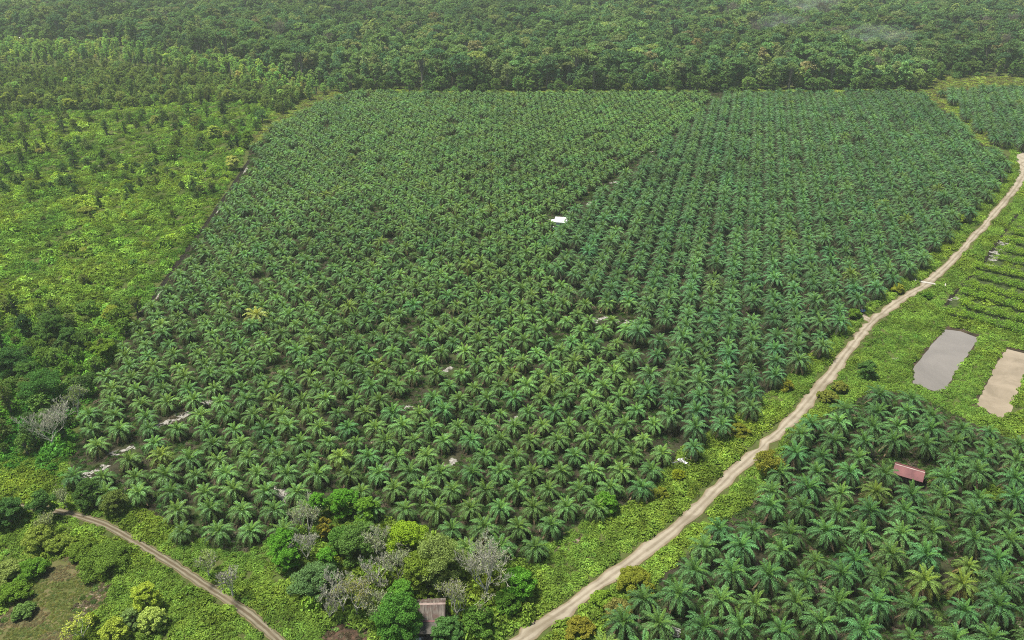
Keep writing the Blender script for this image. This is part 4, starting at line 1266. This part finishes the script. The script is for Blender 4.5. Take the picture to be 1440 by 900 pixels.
for i, (kd, a, b, R, h, tn, lab) in enumerate(NEAR):
    nm, ct = ('bush', 'bush') if kd == 'bush' else (('bare_tree', 'tree') if kd == 'bare' else ('tree', 'tree'))
    grp = None
    nl = int(620 * R * max(R, h * 0.45)) if kd not in ('bare', 'sparse') else (70 if kd == 'bare' else 900)
    single(kd, a, b, R, h, tn, lab, ct, nm, grp, i, min(nl, 20000), 0.35 if b > 420 else 0.55)

# thicket and scattered small trees on the left: individuals, each kind told by look and place
def spots(poly, cnt, mind, seed):
    rng = np.random.default_rng(seed)
    w = np.array([G(a, b) for a, b in poly])
    out = []
    for _ in range(cnt * 60):
        if len(out) >= cnt: break
        x = rng.uniform(w[:, 0].min(), w[:, 0].max()); y = rng.uniform(w[:, 1].min(), w[:, 1].max())
        a, b = PX(x, y)
        if not inpoly(np.array([a]), np.array([b]), poly)[0] or a < -12 or a > 1446: continue
        if out and min((x - q[0]) ** 2 + (y - q[1]) ** 2 for q in out) < mind ** 2: continue
        out.append((x, y, float(a), float(b)))
    return out


SMALLK = [tree_parts(kd, 700 + i, R, h, 0.46, int(nn * 1.6), 0.30) for i, (kd, R, h, nn) in enumerate((('cone', 2.2, 6, 700), ('cone', 2.6, 7, 800), ('broad', 2.8, 6, 900), ('broad', 3.4, 7, 1100), ('tall', 2.2, 8, 800), ('bush', 2.6, 3, 600)))]
SM = [(a.mesh('trunk', [M_BARK]), b.mesh('crown', [M_LEAF])) for a, b in SMALLK]
C_SMALL = proto_collection('small_kind', [merged([(a, M_BARK), (b, M_LEAF)], 'small_kind') for a, b in SMALLK])
habit = ('small conical tree', 'conical tree', 'small round tree', 'round tree', 'slender tree', 'low shrub')
TONES = [((0.085, 0.15, 0.05), 'dark green'), ((0.12, 0.21, 0.05), 'mid green'), ((0.14, 0.185, 0.055), 'olive green'), ((0.13, 0.22, 0.04), 'light green'), ((0.19, 0.24, 0.05), 'yellowish green')]
ZONES = [
    ([(-12, 440), (200, 440), (165, 490), (135, 540), (95, 640), (-12, 640)], 95, 4.6, (2, 3, 3, 2, 4, 5), (1, 1, 1, 0, 3, 3, 2), 0.9, 'in left thicket'),
    ([(-12, 230), (330, 235), (300, 290), (-12, 275)], 55, 6.0, (0, 1, 2, 3, 5), (0, 0, 1, 1, 2), 1.0, 'in mid scrub belt'),
    ([(-12, 275), (300, 290), (215, 420), (-12, 430)], 32, 9.0, (5, 5, 2, 0, 5), (1, 2, 1, 3), 0.85, 'in lower scrub'),
    ([(-12, 165), (380, 160), (335, 230), (-12, 230)], 80, 6.2, (0, 1, 3, 2, 4), (0, 1, 1, 2, 3), 1.2, 'on upper scrub'),
]
tot = 0
pts_all = []
for zi, (poly, cnt, md, kinds, tones, scl, where) in enumerate(ZONES):
    rng = np.random.default_rng(800 + zi)
    sp = sorted(spots(poly, cnt, md, 900 + zi), key=lambda q: q[1])
    count = {}
    for (x, y, a, b) in sp:
        kd = int(rng.choice(kinds)); tn, tw = TONES[int(rng.choice(tones))]
        s_ = scl * rng.uniform(0.7, 1.3)
        size = 'larger ' if s_ > 1.12 * scl else ('smaller ' if s_ < 0.85 * scl else '')
        base = '%s%s %s' % (size, tw, habit[kd])
        count[base] = count.get(base, 0) + 1
        lab = '%s %s, %s such from the bottom' % (base, where, ordw(count[base]))
        t = thing('shrub' if kd == 5 else 'small_tree', lab, 'shrub' if kd == 5 else 'tree', (x, y, 0), rng.uniform(0, 6.28), 'small trees ' + where)
        t.scale = (s_, s_, s_ * rng.uniform(0.85, 1.2))
        for nm, me in zip(('trunk', 'crown'), SM[kd]):
            o = link(nm, me, t); o['tint'] = [float(c) for c in jit(1, tn, 0.12, 0.06)[0]]
        tot += 1
# far young growth beyond: one mass
x, y, px, py = area_points([(-60, 100), (150, 92), (300, 112), (430, 134), (400, 165), (330, 145), (220, 150), (150, 156), (-60, 160)], 0.030, xr=(-60, 470), ymax=300)
xe, ye, _a, _b = area_points([(470, 133), (900, 130.5), (1292, 129), (1330, 112), (1400, 108), (1560, 112), (1560, 107), (1400, 103), (1300, 106), (1288, 124), (900, 126), (560, 125), (470, 129)], 0.022, ymax=300)
x = np.concatenate([x, xe]); y = np.concatenate([y, ye]); eg = np.arange(len(x)) >= len(x) - len(xe)
n = len(x)
base = np.where(eg[:, None], np.array((0.115, 0.20, 0.055)), np.array((0.17, 0.245, 0.065))) * (0.7 + 0.6 * vnoise(x, y, 25, 91))[:, None]
o = scatter('young_woods', C_SMALL, x, y, np.zeros(n), RNG.uniform(0, 2 * PI, n), np.clip(RNG.normal(1.05, 0.25, n), 0.5, 2) * np.where(eg, 1.5, 1), np.where(eg, RNG.integers(2, 6, n), RNG.integers(0, 5, n)), jit(n, base, 0.2, 0.09), 0.05)
tag(o, 'young regrowth woods between the scrub and the forest', 'woods')

# ================================================================== buildings
M_WHITEROOF = solid('white_roof', (0.70, 0.70, 0.68), (0.82, 0.82, 0.80), 0.6, 0.5)
M_BLUEWALL = solid('pale_blue_wall', (0.46, 0.58, 0.62), (0.56, 0.68, 0.72), 0.8, 0.8)  # pale blue that also holds the walls' bluish shade in its colour
M_REDROOF = solid('red_roof', (0.090, 0.030, 0.032), (0.145, 0.052, 0.052), 0.35, 0.55)
M_REDCAP = solid('ridge_cap', (0.20, 0.14, 0.12), (0.32, 0.24, 0.21), 0.8, 0.6)
M_PLANK = solid('old_plank', (0.06, 0.045, 0.035), (0.16, 0.125, 0.095), 1.2, 0.9)
M_DARK = solid('dark_opening', (0.008, 0.008, 0.008), (0.016, 0.015, 0.014), 1, 0.9)
M_GREYROOF = solid('grey_roof', (0.05, 0.046, 0.04), (0.10, 0.09, 0.078), 0.9, 0.85)
M_WHITEWASH = solid('white_cloth', (0.36, 0.37, 0.38), (0.55, 0.55, 0.55), 1, 0.8)
M_CONC = solid('concrete', (0.26, 0.245, 0.215), (0.42, 0.39, 0.34), 0.8, 0.9)
M_BLUETARP = solid('blue_tarp', (0.06, 0.18, 0.42), (0.12, 0.28, 0.55), 0.8, 0.5)
M_WOODGREY = solid('grey_wood', (0.10, 0.095, 0.085), (0.26, 0.25, 0.235), 1.6, 0.9)


def rust_roof_mat():
    m, nt, N, L = newmat('rusty_roof')
    p = N.new('ShaderNodeTexCoord').outputs['Object']
    sx = N.new('ShaderNodeSeparateXYZ'); L.new(p, sx.inputs[0])
    c = N.new('ShaderNodeCombineXYZ'); L.new(math_node(nt, 'MULTIPLY', sx.outputs[0], 2.2), c.inputs[0]); L.new(math_node(nt, 'MULTIPLY', sx.outputs[1], 0.28), c.inputs[1])
    f = noise(nt, 1.0, 4, 0.6, c.outputs[0])
    col = ramp(nt, f, 0.40, 0.62, (0.045, 0.032, 0.026), (0.15, 0.13, 0.108))
    f2 = noise(nt, 0.5, 4, 0.6, p)
    col = mixc(nt, ramp(nt, f2, 0.45, 0.65), col, (0.07, 0.040, 0.032))
    b = N.new('ShaderNodeBsdfPrincipled'); b.inputs['Roughness'].default_value = 0.85; L.new(col, b.inputs['Base Color'])
    w = N.new('ShaderNodeTexWave'); w.inputs['Scale'].default_value = 3.0; L.new(p, w.inputs['Vector'])
    bp = N.new('ShaderNodeBump'); bp.inputs['Strength'].default_value = 0.35; bp.inputs['Distance'].default_value = 0.05
    L.new(w.outputs['Fac'], bp.inputs['Height']); L.new(bp.outputs[0], b.inputs['Normal'])
    o = N.new('ShaderNodeOutputMaterial'); L.new(b.outputs[0], o.inputs['Surface'])
    return m


def part(name, fn, mats, parent):
    mb = MB(); fn(mb)
    return link(name, mb.mesh(name, mats), parent)


# white hut in the middle of the plantation
hx, hy = (float(v) for v in G(788.5, 317.5))
hut = thing('hut', 'small white-roofed hut with pale blue walls in the middle of the plantation', 'hut', (hx, hy, 0.04), math.radians(-6))
part('wall', lambda m: (m.box(-2.3, 2.3, -2.2, -2.05, 0, 2.9), m.box(-2.3, 2.3, 2.05, 2.2, 0, 3.3), m.box(-2.3, -2.15, -2.04, 2.04, 0, 3.0), m.box(2.15, 2.3, -2.04, 2.04, 0, 3.0)), [M_BLUEWALL], hut)
part('roof', lambda m: m.slab((-3.1, -3.0, 3.0), (3.5, -3.0, 3.0), (3.5, 3.3, 3.55), (-3.1, 3.3, 3.55), 0.12), [M_WHITEROOF], hut)
part('awning', lambda m: m.slab((-4.9, -2.0, 2.5), (-2.9, -2.0, 2.75), (-2.9, 1.8, 2.75), (-4.9, 1.8, 2.5), 0.06), [M_WHITEROOF], hut)
for yy_ in (-1.8, 1.6):
    part('post', lambda m: m.tube([(-4.7, yy_, 0), (-4.7, yy_, 2.44)], [0.06, 0.06], 6), [M_PLANK], hut)
dr_ = part('door', lambda m: m.box(-0.5, 0.5, -2.26, -2.202, 0, 2.0), [M_PLANK], hut)
wn = part('window', lambda m: m.box(1.0, 1.9, -2.25, -2.202, 1.1, 2.0), [M_DARK], hut)
part('platform', lambda m: m.box(-5.2, -2.5, -3.2, -2.4, 0, 0.35), [M_WHITEROOF], hut)

# red roofed shed in the grove
ra = np.array(G(1258.5, 652, 3.9)); rb = np.array(G(1301, 664.5, 3.9))
mid = (ra + rb) / 2; ang = math.atan2(rb[1] - ra[1], rb[0] - ra[0]); hl = float(np.hypot(*(rb - ra))) / 2
shed = thing('shed', 'long shed with red metal roof hidden among the grove palms', 'shed', (mid[0], mid[1], 0.04), ang)
part('wall', lambda m: (m.box(-hl + .4, hl - .4, -2.4, -2.25, 0, 2.6), m.box(-hl + .4, hl - .4, 2.25, 2.4, 0, 2.6), m.box(-hl + .4, -hl + .55, -2.24, 2.24, 0, 2.6), m.box(hl - .55, hl - .4, -2.24, 2.24, 0, 2.6),
                            m.add([(hl - .5, -2.3, 2.6), (hl - .5, 2.3, 2.6), (hl - .5, 0, 3.75)], [(0, 1, 2)]), m.add([(-hl + .5, -2.3, 2.6), (-hl + .5, 2.3, 2.6), (-hl + .5, 0, 3.75)], [(0, 2, 1)])), [M_PLANK], shed)
rf = part('roof', lambda m: (m.slab((-hl, -3.1, 2.45), (hl, -3.1, 2.45), (hl, 0, 3.9), (-hl, 0, 3.9), 0.07), m.slab((-hl, 0, 3.9), (hl, 0, 3.9), (hl, 3.1, 2.45), (-hl, 3.1, 2.45), 0.07)), [M_REDROOF], shed)
part('ridge_cap', lambda m: (m.slab((-hl, -0.22, 3.85), (hl, -0.22, 3.85), (hl, 0, 3.96), (-hl, 0, 3.96), 0.02), m.slab((-hl, 0, 3.96), (hl, 0, 3.96), (hl, 0.22, 3.85), (-hl, 0.22, 3.85), 0.02)), [M_REDCAP], rf)
part('door', lambda m: m.box(hl - .40 + .003, hl - .34, -0.6, 0.6, 0, 2.1), [M_DARK], shed)

# old house at the bottom
ox, oy = (float(v) for v in G(604, 893))
house = thing('house', 'old wooden house with rusty corrugated roof and dark veranda under trees', 'house', (ox, oy, 0.04), math.radians(2))
M_RUST = rust_roof_mat()
part('wall', lambda m: (m.box(-4.6, 3.1, 2.4, 2.55, 0, 2.8), m.box(-4.6, 3.1, 7.4, 7.55, 0, 2.8), m.box(-4.6, -4.45, 2.56, 7.39, 0, 2.8), m.box(2.95, 3.1, 2.56, 7.39, 0, 2.8)), [M_PLANK], house)
rf = part('roof', lambda m: (m.slab((-5.2, 1.7, 2.75), (3.6, 1.7, 2.75), (3.6, 5.0, 4.6), (-5.2, 5.0, 4.6), 0.06), m.slab((-5.2, 5.0, 4.6), (3.6, 5.0, 4.6), (3.6, 8.2, 2.85), (-5.2, 8.2, 2.85), 0.06)), [M_RUST], house)
part('ridge_cap', lambda m: (m.slab((-5.25, 4.72, 4.50), (3.65, 4.72, 4.50), (3.65, 5.0, 4.68), (-5.25, 5.0, 4.68), 0.03), m.slab((-5.25, 5.0, 4.68), (3.65, 5.0, 4.68), (3.65, 5.28, 4.52), (-5.25, 5.28, 4.52), 0.03)), [M_REDCAP], rf)
vr = part('veranda_roof', lambda m: m.slab((-3.6, -1.6, 2.15), (2.9, -1.6, 2.15), (2.9, 1.9, 2.62), (-3.6, 1.9, 2.62), 0.06), [M_GREYROOF], house)
part('eave_board', lambda m: m.slab((-5.2, 1.35, 2.66), (3.6, 1.35, 2.66), (3.6, 1.72, 2.80), (-5.2, 1.72, 2.80), 0.05), [M_REDROOF], rf)
for xx in (-3.4, -1.3, 0.7, 2.7):
    part('post', lambda m: m.box(xx - .06, xx + .06, -1.5, -1.38, 0, 2.1), [M_PLANK], house)
part('railing', lambda m: (m.box(-3.3, 2.6, -1.46, -1.40, 0.9, 0.98), m.box(-3.3, 2.6, -1.46, -1.40, 0.45, 0.52)), [M_PLANK], house)
part('door', lambda m: m.box(-0.45, 0.45, 2.33, 2.397, 0, 2.0), [M_DARK], house)
part('veranda_floor', lambda m: m.box(-3.6, 2.9, -1.6, 2.38, 0.0, 0.3), [M_PLANK], house)
cl = MB(); cl.box(-3.0, -2.3, -2.30, -2.22, 0.9, 1.7); cl.box(-2.2, -1.6, -2.30, -2.22, 1.0, 1.7); cl.tube([(-3.4, -2.26, 1.72), (-1.2, -2.26, 1.72)], [0.02, 0.02], 4)
cl.tube([(-3.4, -2.26, 0), (-3.4, -2.26, 1.8)], [0.03, 0.03], 4); cl.tube([(-1.2, -2.26, 0), (-1.2, -2.26, 1.8)], [0.03, 0.03], 4)
o = link('clothesline', cl.mesh('clothesline', [M_WHITEWASH]), None, (ox, oy, 0.04))
tag(o, 'white washing hanging in front of the old house veranda', 'clothesline')

# culvert crossing under the road
ca = np.array(G(1300, 397.5)); cb = np.array(G(1328, 402.5)); cdir = math.atan2(cb[1] - ca[1], cb[0] - ca[0]); cl_ = float(np.hypot(*(cb - ca)))
cv = thing('culvert', 'pale concrete culvert crossing the dirt road above the crop rows', 'culvert', (ca[0], ca[1], 0), cdir)
part('slab', lambda m: m.box(-3.5, cl_, -0.7, 0.7, 0.15, 0.32), [M_CONC], cv)
part('headwall', lambda m: m.box(cl_ + .003, cl_ + 0.5, -1.5, 1.5, 0, 0.75), [M_CONC], cv)
part('headwall', lambda m: m.box(-4.0, -3.503, -1.5, 1.5, 0, 0.75), [M_CONC], cv)

# debris heap, log pile, tarp, post
rng = np.random.default_rng(77)
dx, dy_ = (float(v) for v in G(960, 651))
mb = MB(); mw = MB()
for i in range(26):
    a = rng.uniform(0, PI); l = rng.uniform(0.8, 2.6); w = rng.uniform(0.12, 0.5)
    c = np.array([rng.normal(0, 1.5), rng.normal(0, 0.8), 0]); z = rng.uniform(0.1, 0.9) * math.exp(-(c[0] ** 2 + c[1] ** 2) / 3)
    d = np.array([math.cos(a), math.sin(a), 0]); e = np.array([-d[1], d[0], 0]); tz = rng.uniform(-.25, .25)
    (mw if i % 3 == 0 else mb).slab(c - d * l / 2 - e * w + (0, 0, z + .1), c + d * l / 2 - e * w + (0, 0, z + tz + .1), c + d * l / 2 + e * w + (0, 0, z + tz + .15), c - d * l / 2 + e * w + (0, 0, z + .15), 0.06)
t = thing('debris_heap', 'pale heap of boards and white sheets at plantation edge near the road', 'debris heap', (dx, dy_, 0.05), 0.35)
link('boards', mb.mesh('boards', [M_WOODGREY]), t); link('sheets', mw.mesh('sheets', [M_WHITEWASH]), t)
dx, dy_ = (float(v) for v in G(948, 890))
mb = MB()
for i in range(12):
    yy_ = (i % 6) * 0.42 - 1.2 + rng.normal(0, .06); z = 0.2 + 0.3 * (i // 6); l = rng.uniform(1.6, 3.0); o0 = rng.normal(0, .3)
    mb.tube([(-l / 2 + o0, yy_, z), (0, yy_ + rng.normal(0, .08), z + .03), (l / 2 + o0, yy_ + rng.normal(0, .15), z)], [0.2, 0.19, 0.17], 7)
t = link('log_pile', mb.mesh('log_pile', [M_WOODGREY]), None, (dx, dy_, 0.05)); t.rotation_euler.z = -0.4
tag(t, 'grey weathered log pile at the frame bottom beside the grove', 'log pile')
tx, ty_ = (float(v) for v in G(1214, 438))
n_ = 9; mb = MB(); v = []
for i in range(n_):
    for j in range(n_):
        u = (i / (n_ - 1) - .5) * 2.6; w = (j / (n_ - 1) - .5) * 2.0
        v.append((u, w, 0.15 + 0.9 * math.exp(-(u * u + w * w) / 0.9) + rng.normal(0, 0.04)))
mb.add(v, [(i * n_ + j, (i + 1) * n_ + j, (i + 1) * n_ + j + 1, i * n_ + j + 1) for i in range(n_ - 1) for j in range(n_ - 1)], 0, (1, 1, 1), True)
o = link('tarp', mb.mesh('tarp', [M_BLUETARP]), None, (tx, ty_, 0.03))
tag(o, 'blue tarp covering a small heap at the plantation entrance path', 'tarp')
mx_, my_ = (float(v) for v in G(1083, 600))
mb = MB(); mb.tube([(0, 0, 0), (0, 0, 0.85), (0, 0, 0.9)], [0.09, 0.09, 0.05], 8)
o = link('marker_post', mb.mesh('marker_post', [M_WHITEWASH]), None, (mx_, my_, 0))
tag(o, 'short white marker post at the upper edge of the dirt road', 'post')

# ================================================================== air, light, camera
HAZE_DENS = 0.00008
hz = bpy.data.materials.new('haze'); hz.use_nodes = True
nt = hz.node_tree; nt.nodes.clear()
pv = nt.nodes.new('ShaderNodeVolumePrincipled'); pv.inputs['Density'].default_value = HAZE_DENS
pv.inputs['Color'].default_value = (0.90, 0.98, 0.90, 1); pv.inputs['Anisotropy'].default_value = 0.2
oo = nt.nodes.new('ShaderNodeOutputMaterial'); nt.links.new(pv.outputs[0], oo.inputs['Volume'])
mb = MB(); mb.box(-6100, 6100, -500, 9100, -1.0, 165)
o = link('haze', mb.mesh('haze', [hz])); tag(o, kind='stuff')

mm_ = bpy.data.materials.new('mist'); mm_.use_nodes = True
nt = mm_.node_tree; nt.nodes.clear()
pv = nt.nodes.new('ShaderNodeVolumePrincipled'); pv.inputs['Color'].default_value = (0.97, 0.97, 0.96, 1)
tc = nt.nodes.new('ShaderNodeTexCoord'); vl = nt.nodes.new('ShaderNodeVectorMath'); vl.operation = 'LENGTH'
nt.links.new(tc.outputs['Object'], vl.inputs[0])
fall = nt.nodes.new('ShaderNodeMapRange'); fall.inputs['From Min'].default_value = 1.0; fall.inputs['From Max'].default_value = 0.2
nt.links.new(vl.outputs['Value'], fall.inputs['Value'])
nz = ramp(nt, noise(nt, 1.8, 3, 0.6, tc.outputs['Object']), 0.42, 0.7)
nt.links.new(math_node(nt, 'MULTIPLY', math_node(nt, 'MULTIPLY', fall.outputs[0], nz), 0.008), pv.inputs['Density'])
oo = nt.nodes.new('ShaderNodeOutputMaterial'); nt.links.new(pv.outputs[0], oo.inputs['Volume'])
for k, (a, b, rx, rz_) in enumerate(((1138, 6, 45, 26), (1096, 32, 34, 12), (1232, 52, 42, 14))):
    q = G(a, b, 26)
    bm_ = MB(); th = np.linspace(0, PI, 9); ph = np.arange(14) * 2 * PI / 14
    v = np.array([(math.sin(t) * math.cos(p), math.sin(t) * math.sin(p), math.cos(t)) for t in th for p in ph])
    bm_.add(v, [(i * 14 + j, (i + 1) * 14 + j, (i + 1) * 14 + (j + 1) % 14, i * 14 + (j + 1) % 14) for i in range(8) for j in range(14)])
    o = link('mist', bm_.mesh('mist', [mm_]), None, (float(q[0]), float(q[1]), 28)); o.scale = (rx, rx, rz_)
    tag(o, kind='stuff')

SUN_EL, SUN_AZ = math.radians(68), math.radians(-80)            # azimuth from +y (view direction), negative = left
w = bpy.data.worlds.new('World'); SC.world = w; w.use_nodes = True
nt = w.node_tree
sky = nt.nodes.new('ShaderNodeTexSky'); sky.sky_type = 'NISHITA'; sky.sun_disc = False
sky.sun_elevation = SUN_EL; sky.sun_rotation = SUN_AZ
sky.air_density = 1.0; sky.dust_density = 1.4; sky.ozone_density = 0.8
bg = nt.nodes['Background']; bg.inputs['Strength'].default_value = 0.050
nt.links.new(sky.outputs[0], bg.inputs[0])
sl = bpy.data.lights.new('sun', 'SUN'); sl.energy = 3.3; sl.angle = math.radians(10); sl.color = (1.0, 0.975, 0.87)
so = bpy.data.objects.new('sun', sl); COL.objects.link(so)
so.rotation_euler = (math.radians(90) - SUN_EL, 0, PI - SUN_AZ)
from mathutils import Vector
dirv = Vector((math.sin(SUN_AZ) * math.cos(SUN_EL), math.cos(SUN_AZ) * math.cos(SUN_EL), math.sin(SUN_EL)))
so.rotation_euler = dirv.to_track_quat('Z', 'Y').to_euler()
so.location = (0, 300, 400)

cam = bpy.data.cameras.new('camera'); co = bpy.data.objects.new('camera', cam); COL.objects.link(co)
co.location = (0, 0, H); co.rotation_euler = (math.radians(90) - PITCH, 0, 0)
cam.sensor_width = 36; cam.lens = FPX / 1440 * 36; cam.clip_end = 20000; cam.clip_start = 0.5
SC.camera = co
SC.view_settings.view_transform = 'Standard'; SC.view_settings.look = 'None'
SC.view_settings.exposure = 1.5; SC.view_settings.gamma = 1.0; SC.view_settings.use_curve_mapping = False
cy = SC.cycles
cy.max_bounces = 5; cy.diffuse_bounces = 3; cy.glossy_bounces = 2; cy.transmission_bounces = 3; cy.transparent_max_bounces = 4; cy.volume_bounces = 1
cy.use_denoising = False; cy.filter_width = 1.05
print('palms', NP_, 'ind', len(IND), 'forest', N_FOREST, 'edge', len(eids), 'verge', N_VERGE, 'scrub', N_SCRUB, 'weeds', N_WEEDS, 'small', tot, 'objs', len(SC.objects))
